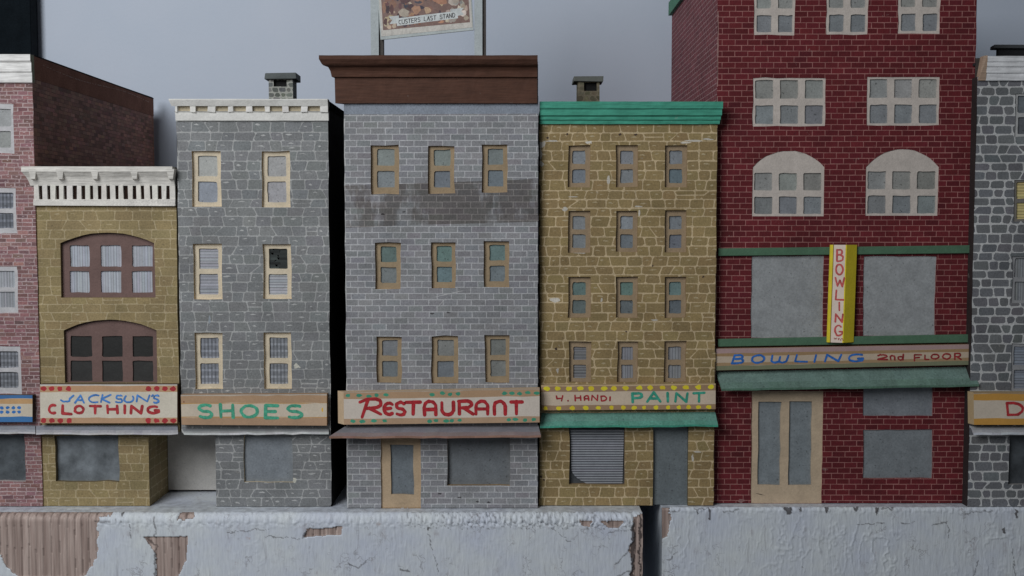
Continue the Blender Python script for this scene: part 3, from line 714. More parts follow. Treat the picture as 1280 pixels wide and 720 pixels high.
def bu(u, v):   # picture coordinates: u along the lower edge, v upwards
    a = pnl[0]; ex = (pnl[1][0] - a[0], pnl[1][1] - a[1]); ev = (pnl[3][0] - a[0], pnl[3][1] - a[1])
    return (a[0] + ex[0] * u + ev[0] * v, a[1] + ex[1] * u + ev[1] * v)
mb = MB(); lay = []
pic = [bu(.035, .098), bu(.965, .086), bu(.965, .93), bu(.035, .93)]
lay.append((pic, C(112, 90, 84), 0))
pal = [C(92, 66, 66), C(70, 56, 60), C(142, 108, 88), C(160, 140, 120), C(104, 82, 78), C(124, 92, 80), C(60, 58, 66), C(174, 160, 142), C(120, 84, 70)]
inside = lambda p: [(x, z) for x, z in p]
for i in range(230):
    u, v = ru(.06, .94), ru(.12, .90); b = bu(u, v); c = random.choice(pal)
    if u > .72 and v < .4: c = mixc(c, C(176, 170, 158), .5)
    rx, rz = ru(1.5, 7), ru(1.5, 8)
    rx = min(rx, (u - .035) * 110, (.965 - u) * 110); rz = min(rz, (v - .098) * 115, (.93 - v) * 115)
    lay.append((blob(b[0], b[1], rx * .8, rz * .8, 7, .2), jit(c, .15), 0))
for (u, v, rx, rz, c) in ((.67, .36, 9, 8, C(150, 110, 90)), (.40, .27, 5, 6, C(150, 116, 96)), (.27, .25, 7, 5, C(150, 140, 128)), (.52, .26, 5, 4, C(166, 140, 116)), (.30, .40, 8, 7, C(84, 62, 64))):
    b = bu(u, v); lay.append((blob(b[0], b[1], rx, rz, 9, .2), c, 0))
zz = lambda x, y: pc(450 + x / 7.11, y / 7.11)
wb = C(176, 180, 180)
lay.append(([zz(255, 148), zz(345, 138), zz(350, 205), zz(262, 215), zz(285, 182)], mul(wb, .9), 0))
lay.append(([zz(800, 85), zz(922, 68), zz(900, 100), zz(925, 130), zz(820, 150)], mul(wb, .9), 0))
lay.append(([zz(322, 165), zz(590, 130), zz(862, 98), zz(872, 162), zz(600, 195), zz(330, 232)], wb, 0))
ow = [bu(0.012, .035), bu(.988, .03), bu(.988, .985), bu(.012, .985)]
mb.sheet(ow, [], lay, C(172, 168, 162), lambda x, z: (x, YP - .3, z))
po = mb.build('poster', M_POSTER, bbp)
txt = "CUSTERS LAST STAND"; it = []; n = len(txt)
for i, ch in enumerate(txt):
    if ch == ' ': continue
    u0 = 345 + (850 - 345) * i / n; u1 = u0 + 21; base_ = 214 - (u0 - 345) * .128
    it.append((ch, 450 + u0 / 7.11, 450 + u1 / 7.11, (base_ - 36) / 7.11, base_ / 7.11))
lettering(it, YP - .55, .75, C(64, 60, 62), po, wob=.06)

# ================================================================== 5 paint shop
Y0 = GY(632.5); BK = 330
rt = thing('model_building', 'tan stone model paint shop with green cornice, green awning and yellow dotted sign', 'model building', (P(784, 632, Y0)[0], Y0, 0), GROUP)
ts = C(126, 108, 75); tl_ = C(168, 150, 120)
out, xl, xr, z0, z1 = outline(672, 140, 896, 632.5, 676, 893, Y0)
rows = []
for (ya, yb, xs_) in ((181.5, 234, ((710, 738), (770, 797.5), (831, 859))), (263.4, 315.3, ((710, 738), (770, 797), (831, 858))), (346, 397, ((710, 738.5), (770, 797), (831, 857.5))), (426.7, 478, ((711.5, 738.7), (771.7, 797), (830, 857.5)))):
    for a, b in xs_: rows.append((a, ya, b, yb))
holes = [qrect(*r, Y0, .35) for r in rows]
shop = qrect(711.7, 534, 781, 605.6, Y0, .4)
dz = P(0, 533, Y0)[1]; dx0, dx1 = P(816, 600, Y0)[0], P(860, 600, Y0)[0]
out = [(xl, .8), (dx0, .8), (dx0 + .3, dz * .5), (dx0, dz), (dx1, dz), (dx1 - .3, dz * .6), (dx1, .8), (xr, .8)] + [(xr + gj(.3), z1 * k / 26) for k in range(1, 26)] + [(xr, z1), (xl, z1)] + [(xl + gj(.3), z1 - z1 * k / 26) for k in range(1, 26)]
lay = stones(xl - 3, xr + 3, z0, z1, 12, 25, 11.6, 1.25, ts, .06, 2.2, hi=(C(154, 140, 112), .8), rnd=1.5)
wh = C(180, 174, 164); lay += worn(xl, 0, z1, C(60, 54, 44), 1, .8) + worn(xr, 0, z1, C(64, 54, 44), -1, .7)
for (a, b, rx, rz) in ((676, 180, 5, 5.5), (675, 205, 4, 4), (676, 192, 2, 5), (736, 178, 4, 2), (868, 176, 10, 1.8), (856, 178, 6, 1.5), (885, 174, 6, 1.2), (761, 226, 2, 5), (706, 261, 3.5, 2.5), (798, 258, 6, 1), (799, 266, 1.2, 4), (715, 246, 5, .8), (693, 375, 7, 2.5), (728, 316, 9, .9), (866, 573, 1.2, 7), (872, 565, 5, 1), (697, 463, 1.5, 3), (818, 400, 4, 1), (752, 375, 1.5, 2), (690, 176, 8, 1)):
    p = P(a, b, Y0); lay.append((blob(p[0], p[1], rx, rz, 9, .3), mul(wh, ru(.75, 1)), 0))
for (a, b) in ((684, 172), (709, 168), (775, 168), (795, 168), (816, 332), (879, 346), (695, 436), (680, 600), (783, 415), (676, 596)):
    p = P(a, b, Y0); lay.append((blob(p[0], p[1], 1.6, 1.3), C(62, 50, 44), 0))
mb = facade(rt, out, holes + [shop], lay, tl_, Y0, BK, C(120, 100, 74), None, 0)
solid_body(mb, xl, xr, 0, z1, Y0, BK, C(70, 62, 48), C(70, 62, 48))
for x, s_ in ((dx0, 1), (dx1, -1)):
    q = [(x, Y0, 0), (x, Y0 + 9, 0), (x, Y0 + 9, dz), (x, Y0, dz)]; mb.face(q[::-1] if s_ > 0 else q, C(80, 74, 62))
mb.face([(dx0, Y0, dz), (dx1, Y0, dz), (dx1, Y0 + 9, dz), (dx0, Y0 + 9, dz)], C(80, 74, 62))
mb.build('wall', M_WALL, rt)
fc = C(134, 116, 94)
A_, B2, T_ = C(116, 122, 130), C(100, 114, 124), C(84, 116, 112)
pk = [(['plain'], [A_, C(102, 114, 122)]), (['plain'], [A_, C(116, 120, 128)]), (['plain'], [A_, C(84, 106, 112)]),
      (['plain'], [C(112, 118, 124), A_]), (['plain'], [A_, C(100, 106, 116)]), (['plain'], [C(110, 120, 126), C(98, 106, 118)]),
      (['plain'], [T_, C(80, 94, 94)]), (['plain'], [C(80, 116, 106), C(88, 100, 104)]), (['plain'], [T_, C(88, 98, 104)]),
      (['h'], [C(112, 112, 116)]), (['v'], [C(122, 124, 132)]), (['v'], [C(124, 126, 132)])]
for r, h, (k, c) in zip(rows, holes, pk): window(rt, h, Y0, sash(*r, li=.19, ri=.22, t=.13, m0=.45, m1=.57, b=.10), fc, k, c, depth=4)
# shop blind, lifted at its lower left corner, in front of dark glazing
g = glazing(rt, shop, Y0, C(64, 68, 72), depth=6.5, mat=M_GLASS)
mb = MB(); x0, zt_ = P(713, 536, Y0 + 5); x1, zb_ = P(779.5, 604, Y0 + 5); n = 22
for i in range(n * 2):
    t0, t1 = i / (2 * n), (i + 1) / (2 * n)
    lf = lambda t: x0 + max(0, (t - .72) / .28) ** 2.2 * 18 + t * 2
    za_, zb2 = zt_ + (zb_ - zt_) * t0, zt_ + (zb_ - zt_) * t1
    y = Y0 + 5 - (0.5 if i % 2 else 0)
    mb.face([(lf(t1), y, zb2), (x1 - t1 * 1.5, y, zb2), (x1 - t0 * 1.5, y, za_), (lf(t0), y, za_)], jit(C(138, 140, 146) if i % 2 else C(84, 86, 92), .04))
mb.build('blind', M_BLIND, g)
mb = MB(); mb.box(dx0 + .2, dx1 - .2, Y0 + 5, Y0 + 7, .6, dz - .4, C(94, 100, 103)); mb.build('door', M_PANE, rt)
zc = lambda y, dd=0: P(784, y, Y0 - dd)[1]
gc = C(62, 134, 114); mb = MB()
pts = [(Y0 + 5, zc(155, 3)), (Y0 - 3, zc(155, 3)), (Y0 - 3.5, zc(151, 3)), (Y0 - 5, zc(149.5, 5)), (Y0 - 5, zc(146, 5)), (Y0 - 7, zc(144, 6)), (Y0 - 7, zc(137, 6)), (Y0 - 8.5, zc(135.5, 8)), (Y0 - 9, zc(127, 8)), (Y0 + 5, zc(127, 8))]
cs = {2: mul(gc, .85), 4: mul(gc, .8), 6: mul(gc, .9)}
mb.profile(pts, xl + .2, xr + .5, 0, .5, Y0, lambda i: cs.get(i, gc), n=18, j=.1)
mb.build('cornice', M_WOOD, rt)
roof(rt, xl, xr, zc(127, 8) - 9, Y0 + 5.5, BK, C(44, 40, 40))
mb = MB(); mb.box(xl + .2, xr - .2, Y0 + 5.1, Y0 + 8, z1 + .05, zc(127, 8) + .8, C(40, 38, 36)); mb.build('parapet', M_DARK, rt)
chimney(rt, 722, 749.5, 95, 102.5, 127, 717, 754, 730, 746, 101, 113.5, 120, C(92, 86, 70), C(108, 100, 84), C(84, 86, 82))
yl = C(196, 178, 44)
dots = [(u + .012, .135, 3.9, 2.9, yl) for u in (.02, .082, .147, .212, .275, .347, .405, .472, .55, .612, .683, .748, .82, .89, .962)]
dots += [(u + .012, .915, 3.5 * ru(.75, 1.1), 2.6, yl) for u in (.01, .087, .165, .243, .315, .39, .457, .52, .578, .645, .715, .777, .832, .89, .95)]
s, Yf, at = sign(rt, (676.5, 481.8), (894.5, 479.5), (894.5, 511.5), (677, 513), Y0, 9, [(0, .05, C(172, 150, 116)), (.05, .27, C(138, 112, 88)), (.80, 1, C(140, 114, 90))], C(178, 162, 144), dots, C(150, 130, 100))
z = lambda v: 660 + v / 5.12; w = lambda v: 470 + v / 5.12
lettering([(g_, z(a), z(b), w(c), w(d)) for g_, a, b, c, d in (('u', 180, 222, 128, 160), ('.', 248, 264, 138, 160), ('H', 300, 338, 126, 156), ('a', 360, 388, 126, 156), ('N', 408, 446, 124, 156), ('D', 468, 502, 128, 158), ('I', 518, 532, 132, 158))], Yf - .25, 1.9, C(142, 40, 46), s)
lettering([(g_, z(a), z(b), w(c), w(d)) for g_, a, b, c, d in (('P', 668, 732, 110, 166), ('A', 762, 845, 106, 164), ('I', 882, 906, 110, 164), ('N', 945, 1020, 110, 164), ('T', 1060, 1130, 108, 164))], Yf - .25, 3.3, C(52, 132, 112), s)
awning(rt, (677, 516.5), (894, 515), (897.5, 531), (675, 532.5), Y0, 14, C(88, 126, 115), C(60, 132, 112), 2.4, mat=M_SPECK)

# ================================================================== 6 bowling building
Y0 = GY(629.5); BK = 400
rt = thing('model_building', 'tall red brick model bowling building with cream windows and upright yellow sign', 'model building', (P(1050, 629, Y0)[0], Y0, 0), GROUP)
rb = C(84, 27, 32); rl = C(138, 96, 92)
out, xl, xr, z0, z1 = outline(896, -75, 1221, 629.5, 893, 1208, Y0)
rows = [(942.5, -14, 994, 43.7, 2), (1033, -15, 1085, 43, 2), (1123, -16, 1175, 42, 2), (941, 97, 1031.7, 158, 3), (1084, 96, 1174, 157, 3)]
holes = [qrect(*r[:4], Y0, .4) for r in rows]
ar = [(940, 188.3, 1029.6, 270.3, 209), (1081.5, 186.3, 1172, 269.6, 209)]
for a in ar: holes.append(qarch(a[0], a[1], a[2], a[3], a[4], Y0, n=14))
blank = [qrect(939, 320, 1029, 422, Y0, .35), qrect(1079, 320, 1169, 420, Y0, .35)]
low = [qrect(1079, 480, 1166, 519.6, Y0, .35), qrect(1079, 537, 1165.5, 597.5, Y0, .35)]
door = [(x, max(z, 0)) for x, z in qrect(939, 489, 1028, 629.5, Y0, .3)]
lay = bricks(xl - 2, xr + 2, z0 - 3, z1, 16.1, 7.0, .75, rb, .11, .3)
lay += worn(xl, 0, z1, C(140, 110, 106), 1, .7)
for (a, b, rx, rz) in ((927, 626, 5, 2), (893, 240, 1, 14)):
    p = P(a, b, Y0); lay.append((blob(p[0], p[1], rx, rz), C(120, 90, 88), 0))
mb = facade(rt, out, holes + blank + low + [door], lay, rl, Y0, BK, C(130, 96, 92), None, 0)
mb.face([(xr, Y0, 0), (xr, BK, 0), (xr, BK, z1), (xr, Y0, z1)], mul(rb, .9)); mb.face([(xr, BK, 0), (xl, BK, 0), (xl, BK, z1), (xr, BK, z1)], rb)
zq = z1 - 55
sl = bricks(Y0 - 2, BK + 2, z0, z1, 16, 7.0, 1.0, C(98, 50, 54), .1, .3)  # side bricks paler than the front: light from the left put into their colour
mb.sheet([(Y0, 0), (BK, 0), (BK, z1), (Y0, z1)], [], sl, C(136, 108, 108), lambda y, z: (xl, y, z))
# outward (left) facing: reverse the sheet's faces added last
mb.build('wall', M_WALL, rt)
zg = P(837, 19, BK)[1]
mb = MB(); grn = C(70, 112, 90); mb.box(xl - 5, xl - .2, Y0 - 4, BK + 3, zg, z1 + 4, grn, j=.2); mb.box(xl - .1, xr + 3, Y0 - 5, Y0 - .2, zg + 6, z1 + 4, grn, j=.2); mb.build('cornice', M_WOOD, rt)
roof(rt, xl, xr, z1 + 2, Y0, BK, C(50, 46, 46))
rc = C(172, 163, 156)
ga, gb = C(130, 130, 125), C(114, 119, 123)
def grid(x0, y0, x1, y1, nx, ny, m, g, t=None):
    t = m if t is None else t; W = (x1 - x0 - 2 * m - (nx - 1) * g) / nx; H = (y1 - y0 - m - t - (ny - 1) * g) / ny
    return [(x0 + m + i * (W + g), y0 + t + k * (H + g), x0 + m + i * (W + g) + W, y0 + t + k * (H + g) + H) for k in range(ny) for i in range(nx)]
for r, h in zip(rows, holes):
    nx = r[4]
    window(rt, h, Y0, grid(*r[:4], nx, 2, 3.0 if nx == 3 else 3.2, 8.4), rc, ['plain'], [ga] * nx + [gb] * nx, depth=.7)
for a, h in zip(ar, holes[5:]):
    window(rt, h, Y0, grid(a[0], a[1], a[2], a[3], 3, 2, 2.8, 8.0, 28), rc, ['plain'], [ga, ga, C(122, 120, 112), C(112, 114, 114), gb, gb], depth=.7)
for h in blank: glazing(rt, h, Y0, C(134, 136, 136), depth=1.2)
for h, c in zip(low, (C(108, 114, 122), C(106, 113, 118))): glazing(rt, h, Y0, c, depth=1.5)
mb = MB(); dc = C(166, 148, 126); fo = [(x, max(z, .2)) for x, z in offset_poly(door, 1)]
hp = [qrect(947.5, 502, 975.7, 606, Y0 + 1, .4), qrect(986, 502, 1014.5, 606, Y0 + 1, .4)]
p = P(950, 618, Y0 + 1)
mb.sheet(fo, hp, [([(p[0] - 7, p[1] + 1.6), (p[0], p[1] + .8), (p[0] + 7, p[1] - 1.5), (p[0], p[1] - .4)], C(70, 60, 54), 0)], dc, lambda x, z: (x, Y0 + 1, z))
for h in hp: mb.rim(h, Y0 + 1, Y0 + 3.4, mul(dc, .85))
d = mb.build('door', M_CARD, rt)
for h in hp:
    mb = MB(); mb.sheet(offset_poly(h, 1), [], [], C(110, 116, 120), lambda x, z: (x, Y0 + 3.5, z)); mb.build('pane', M_PANE, d)
def ledge(tl, tr, br, bl, q, c):
    Yf = Y0 - q; mb = MB(); f = [(*P(*p, Yf),) for p in (tl, tr, br, bl)]; n = 12
    F4 = [(p[0], Yf, p[1]) for p in f]; B4 = [(p[0], Y0 - .2, p[1]) for p in f]
    mb.hexa(F4, B4, c); mb.build('ledge', M_CARD, rt, bevel=.7)
lg = C(70, 98, 78)
ledge((898, 310.5), (1217.5, 306.5), (1217.5, 316.5), (898, 320), 4, lg)
ledge((898, 424), (1217, 418), (1217, 428), (898, 433.5), 6, lg)
s, Yf, at = sign(rt, (895, 436), (1211.5, 430.5), (1211.5, 456), (895, 463), Y0, 9, [(0, .22, C(150, 126, 124)), (.22, .36, C(140, 114, 84)), (.66, .80, C(142, 118, 90)), (.80, 1, C(108, 110, 88))], C(168, 152, 134), (), C(150, 120, 90))
z = lambda v: 890 + v / 3.765; w = lambda v: 420 + v / 3.765
lettering([(g_, z(a), z(b), w(c), w(d)) for g_, a, b, c, d in (('B', 98, 150, 90, 128), ('O', 188, 246, 90, 126), ('w', 280, 355, 92, 124), ('L', 394, 450, 90, 122), ('I', 470, 500, 90, 122), ('N', 535, 605, 88, 120), ('G', 645, 715, 86, 120))], Yf - .25, 2.6, C(44, 92, 158), s, slant=.25)
lettering([(g_, z(a), z(b), w(c), w(d)) for g_, a, b, c, d in (('2', 778, 825, 88, 112), ('n', 840, 860, 92, 112), ('d', 875, 902, 86, 112), ('F', 952, 985, 88, 116), ('L', 1002, 1020, 90, 112), ('O', 1032, 1068, 86, 108), ('O', 1086, 1122, 84, 108), ('R', 1142, 1172, 82, 110))], Yf - .25, 2.0, C(126, 40, 42), s)
awning(rt, (895, 464.5), (1212, 458), (1224, 480.5), (902, 486), Y0, 20, C(94, 114, 108), C(74, 100, 86), 2.6, mat=M_SPECK)
# upright sign: a prism turned so that its lettered face looks left of straight ahead
zt_, zb_ = P(1050, 306, Y0 - 10)[1], P(1050, 428, Y0 - 10)[1]
q0 = P(1037.5, 306, Y0 - 7)[0]; q1 = P(1058.5, 306, Y0 - 15)[0]; q2 = P(1071, 306, Y0 - 6)[0]
yw = C(196, 178, 46); cr = C(196, 180, 168)
mb = MB()
A = [(q0, Y0 - 9), (q1, Y0 - 15), (q2, Y0 - 7)]
tilt = lambda p, zz: (p[0] + (zz - zt_) * .018, p[1], zz)
lf = lambda t: (A[0][0] + (A[1][0] - A[0][0]) * t, A[0][1] + (A[1][1] - A[0][1]) * t)
for t0, t1, c in ((0, .17, yw), (.17, .22, C(110, 96, 40)), (.22, .93, cr), (.93, 1, yw)):
    a, b = lf(t0), lf(t1); mb.face([tilt(a, zb_), tilt(b, zb_), tilt(b, zt_), tilt(a, zt_)], c)
bk3 = [(A[0][0], Y0 - 6.2), (A[2][0], Y0 - 6.2)]
mb.face([tilt(A[1], zb_), tilt(A[2], zb_), tilt(A[2], zt_), tilt(A[1], zt_)], mul(yw, .95))
mb.face([tilt(A[2], zb_), tilt(bk3[1], zb_), tilt(bk3[1], zt_), tilt(A[2], zt_)], mul(yw, .9))
mb.face([tilt(bk3[0], zb_), tilt(A[0], zb_), tilt(A[0], zt_), tilt(bk3[0], zt_)], yw)
mb.face([tilt(bk3[1], zb_), tilt(bk3[0], zb_), tilt(bk3[0], zt_), tilt(bk3[1], zt_)], yw)
mb.face([tilt(bk3[0], zt_), tilt(A[0], zt_), tilt(A[1], zt_), tilt(A[2], zt_), tilt(bk3[1], zt_)], C(90, 76, 60))
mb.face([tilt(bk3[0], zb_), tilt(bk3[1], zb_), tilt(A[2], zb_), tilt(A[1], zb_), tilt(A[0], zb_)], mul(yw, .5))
vs = mb.build('upright_sign', M_SIGN, rt)
lm = MB(); z = lambda v: 1000 + v / 4.8; w = lambda v: 290 + v / 4.8
lettering([(g_, z(a), z(b), w(c), w(d)) for g_, a, b, c, d in (('B', 222, 256, 106, 174), ('O', 216, 255, 195, 256), ('W', 212, 262, 274, 326), ('L', 216, 256, 350, 408), ('I', 222, 246, 424, 470), ('N', 212, 252, 490, 540), ('G', 210, 250, 560, 622))], Y0 - 12, 2.1, C(168, 74, 72), vs, mb=lm)
lettering([(g_, z(a), z(b), w(c), w(d)) for g_, a, b, c, d in (('w', 205, 218, 634, 642), ('s', 224, 234, 636, 646), ('n', 242, 254, 638, 650))], Y0 - 12, .7, C(140, 70, 66), vs, mb=lm)
sl_ = (A[1][1] - A[0][1]) / (A[1][0] - A[0][0])
lm.v = [(x, A[0][1] + (x - (zz - zt_) * .018 - A[0][0]) * sl_ - .25, zz) for x, y, zz in lm.v]
lm.build('lettering', M_INK, vs)

# ================================================================== 7 dark grey stone building, right edge
Y0 = GY(633.5); BK = 330
rt = thing('model_building', 'dark grey stone model building with wide pale joints and chipped white cornice at right edge', 'model building', (P(1330, 633, Y0)[0], Y0, 0), GROUP)
g2 = C(94, 95, 98); gm = C(164, 164, 164)
out, xl, xr, z0, z1 = outline(1222, 96, 1450, 633.5, 1209, 1430, Y0)
rows = [(1269, 117, 1303, 171), (1267.5, 225, 1302, 277), (1265, 320, 1299, 379), (1264, 430, 1298, 489)]
holes = [qrect(*r, Y0, .4) for r in rows]; shop = qrect(1261, 545, 1340, 605.5, Y0, .4)
lay = stones(xl - 3, xr + 3, z0, z1, 11, 23, 11.2, 1.7, g2, .08, 1.6, rnd=1.8)
mb = facade(rt, out, holes + [shop], lay, gm, Y0, BK, C(130, 128, 126), None, 0)
solid_body(mb, xl, xr, 0, z1, Y0, BK, C(40, 34, 34), C(60, 60, 60)); mb.build('wall', M_WALL, rt)
pk = [(['plain'], [C(86, 94, 100), C(84, 86, 92)], C(150, 150, 150)), (['h'], [C(206, 172, 50)], C(104, 100, 96)), (['v'], [C(122, 124, 128)], C(126, 126, 128)), (['h'], [C(116, 124, 140)], C(126, 126, 128))]
for r, h, (k, c, f_) in zip(rows, holes, pk): window(rt, h, Y0, sash(*r, li=.09, ri=.09, t=.05, b=.06), f_, k, c, depth=1.5)
glazing(rt, shop, Y0, C(60, 66, 72), mat=M_GLASS)
zc = lambda y, dd=0: P(1300, y, Y0 - dd)[1]
wc = C(186, 186, 188); xa = P(1222, 85, Y0)[0]; mb = MB()
mb.profile([(Y0 + 5, zc(100.5, 3)), (Y0 - 3, zc(100.5, 3)), (Y0 - 3, zc(92, 3)), (Y0 - 4.5, zc(91, 4)), (Y0 - 4.5, zc(84, 4)), (Y0 - 6, zc(83, 6)), (Y0 - 6, zc(77.5, 6)), (Y0 - 7, zc(77, 6)), (Y0 - 7, zc(70, 7)), (Y0 + 5, zc(70, 7))], xa + 9, xr, 0, 0, Y0, lambda i: wc if i != -1 else C(130, 112, 96), n=18)
bc = C(140, 120, 104)
a = [(xa + 5, Y0 - 5, zc(70.5)), (xa + 9.2, Y0 - 6.5, zc(70.2)), (xa + 9.2, Y0 - 3, zc(100.5, 3)), (xa + .4, Y0 - 2.8, zc(100.5, 3))]
m_ = [(xa + 5, Y0 + 5, zc(70.5)), (xa + 9.2, Y0 + 5, zc(70.2)), (xa + 9.2, Y0 + 5, zc(100.5, 3)), (xa + .4, Y0 + 5, zc(100.5, 3))]
mb.hexa(a, m_, bc); mb.build('cornice', M_WOOD, rt)
roof(rt, xl, xr, zc(70, 7) - 6, Y0 + 5.5, BK, C(44, 44, 46))
mb = MB(); mb.box(xl + .5, xr, Y0 + 5.2, Y0 + 9, z1 + .05, zc(70, 7) - .6, C(60, 56, 54)); mb.build('parapet', M_DARK, rt)
# low flat-topped roof vent
YV = 60; x0 = P(1243, 60, YV)[0]; mb = MB(); mb.box(P(1250, 60, YV)[0], P(1340, 60, YV)[0], YV + 4, YV + 11, zc(70, 7) - 5.9, P(1260, 60.5, YV)[1], C(36, 36, 38)); v_ = mb.build('roof_vent', M_DARK, rt)
mb = MB(); mb.box(x0, P(1348, 60, YV)[0], YV, YV + 14, P(1260, 60.5, YV)[1] + .05, P(1260, 55.8, YV)[1], C(62, 64, 66), j=.3); mb.build('vent_lid', M_CARD, v_, bevel=.8)
oc = C(172, 128, 62)
s, Yf, at = sign(rt, (1217, 490.5), (1400, 490.5), (1400, 531), (1217.5, 531), Y0, 11, [(0, .05, C(140, 120, 96)), (.05, .25, oc), (.80, 1, oc)], C(178, 166, 152), (), C(150, 130, 100), ltaper=3)
lettering([('D', 1259, 1279, 504, 518.5)], Yf - .25, 3.4, C(150, 44, 48), s)
awning(rt, (1214, 532.5), (1400, 532.5), (1400, 540), (1217, 540.5), Y0, 15, C(140, 140, 144), C(176, 178, 184), 3)

# ================================================================== painted boards (the shelf)
def board_mat():
    m, nt, bs, N, v = nodes('peeling_painted_wood')
    ba0 = N('ShaderNodeAttribute', attribute_name='bare').outputs['Fac']; dk_ = N('ShaderNodeAttribute', attribute_name='darken').outputs['Fac']
    n1 = nz(nt, N, v, 60, 5, .6); n2 = nz(nt, N, v, 2.6, 4, .6, (1, 1, .16)); n3 = nz(nt, N, v, 14, 5, .7, (1, 1, .505), off=9)
    bs_ = mth(nt, N, 'ADD', ba0, mth(nt, N, 'MULTIPLY', mth(nt, N, 'SUBTRACT', nz(nt, N, v, 1.6, 3, .6, off=61), .5), .9))
    ba = rng(nt, N, bs_, .42, .58, 0, 1, True); lip_shadow = mth(nt, N, 'MULTIPLY', rng(nt, N, bs_, .44, .62, 0, 1, True), rng(nt, N, ba0, .75, .98, 1, 0, True))  # shadow line along the peeled paint edge, painted in as colour
    paint = mix(nt, N, rng(nt, N, n1, .3, .7, 0, 1), C(163, 168, 180, .505), C(174, 178, 189, .505))
    paint = mix(nt, N, rng(nt, N, n3, .56, .72, 0, .55, True), paint, C(136, 132, 136, .505))
    paint = mix(nt, N, rng(nt, N, nz(nt, N, v, 22, 5, .75, off=40), .64, .74, 0, .45, True), paint, C(146, 122, 112, .505))
    paint = mix(nt, N, rng(nt, N, nz(nt, N, v, 6, 3, .6, (1, 1, .12), off=21), .60, .74, 0, .35, True), paint, C(110, 108, 112, .505))
    paint = mix(nt, N, 1.0, paint, mix(nt, N, rng(nt, N, n2, .3, .7, 0, 1), (.86, .86, .87), (1.0, 1.0, 1.0)), 'MULTIPLY')
    vo = N('ShaderNodeTexVoronoi', feature='DISTANCE_TO_EDGE'); vo.inputs['Scale'].default_value = 1 / 26
    mp2 = N('ShaderNodeMapping'); mp2.inputs['Scale'].default_value = (1.25, 1, .5)
    wp = N('ShaderNodeTexNoise'); wp.inputs['Scale'].default_value = 1 / 9; wp.inputs['Detail'].default_value = 4; nt.links.new(v, wp.inputs['Vector'])
    wa = N('ShaderNodeVectorMath', operation='SCALE'); wa.inputs['Scale'].default_value = 26; nt.links.new(wp.outputs['Color'], wa.inputs[0])
    wb = N('ShaderNodeVectorMath', operation='ADD'); nt.links.new(v, wb.inputs[0]); nt.links.new(wa.outputs[0], wb.inputs[1])
    nt.links.new(wb.outputs[0], mp2.inputs[0]); nt.links.new(mp2.outputs[0], vo.inputs['Vector'])
    ck = mth(nt, N, 'MULTIPLY', rng(nt, N, vo.outputs['Distance'], 0, .035, 1, 0, True), rng(nt, N, nz(nt, N, v, 34, 3, .6, off=91), .51, .64, 0, .5, True))
    paint = mix(nt, N, ck, paint, C(96, 92, 94, .505))
    fl = rng(nt, N, nz(nt, N, v, 4.5, 5, .8, (1, 1, .7), off=17), .67, .70, 0, .55, True)
    paint = mix(nt, N, mth(nt, N, 'MULTIPLY', fl, rng(nt, N, nz(nt, N, v, 60, 2, .5, off=29), .48, .6, 0, 1, True)), paint, C(124, 108, 102, .505))
    wv = nz(nt, N, v, 5.5, 3, .6, (1, 1, .035), off=4); wf = nz(nt, N, v, 1.4, 3, .6, (1, 1, .06), off=8)
    wood = mix(nt, N, rng(nt, N, wv, .34, .62, 0, 1), C(116, 101, 95, .505), C(154, 139, 132, .505))
    wood = mix(nt, N, rng(nt, N, wf, .4, .65, 0, .505), wood, C(128, 110, 104, .505))
    c = mix(nt, N, ba, paint, wood)
    c = mix(nt, N, mth(nt, N, 'MULTIPLY', lip_shadow, .55), c, C(60, 48, 44, .505))
    c = mix(nt, N, dk_, c, C(48, 42, 42, .505))
    nt.links.new(c, bs.inputs['Base Color']); bs.inputs['Roughness'].default_value = .55; bs.inputs['Specular IOR Level'].default_value = .3
    bp = N('ShaderNodeBump'); bp.inputs['Strength'].default_value = .55; bp.inputs['Distance'].default_value = U
    nt.links.new(mth(nt, N, 'ADD', n2, mth(nt, N, 'MULTIPLY', wv, ba)), bp.inputs['Height']); nt.links.new(bp.outputs[0], bs.inputs['Normal'])
    return m
M_BOARD = board_mat()
def inpoly(p, x, z):
    r = False; n = len(p); k = n - 1
    for i in range(n):
        (a, b), (c, d) = p[i], p[k]
        if (b > z) != (d > z) and x < (c - a) * (z - b) / (d - b) + a: r = not r
        k = i
    return r
def nn(x, z, s, o=0): return noise.noise(Vector((x / s + o, z / s + o * .37, o)))
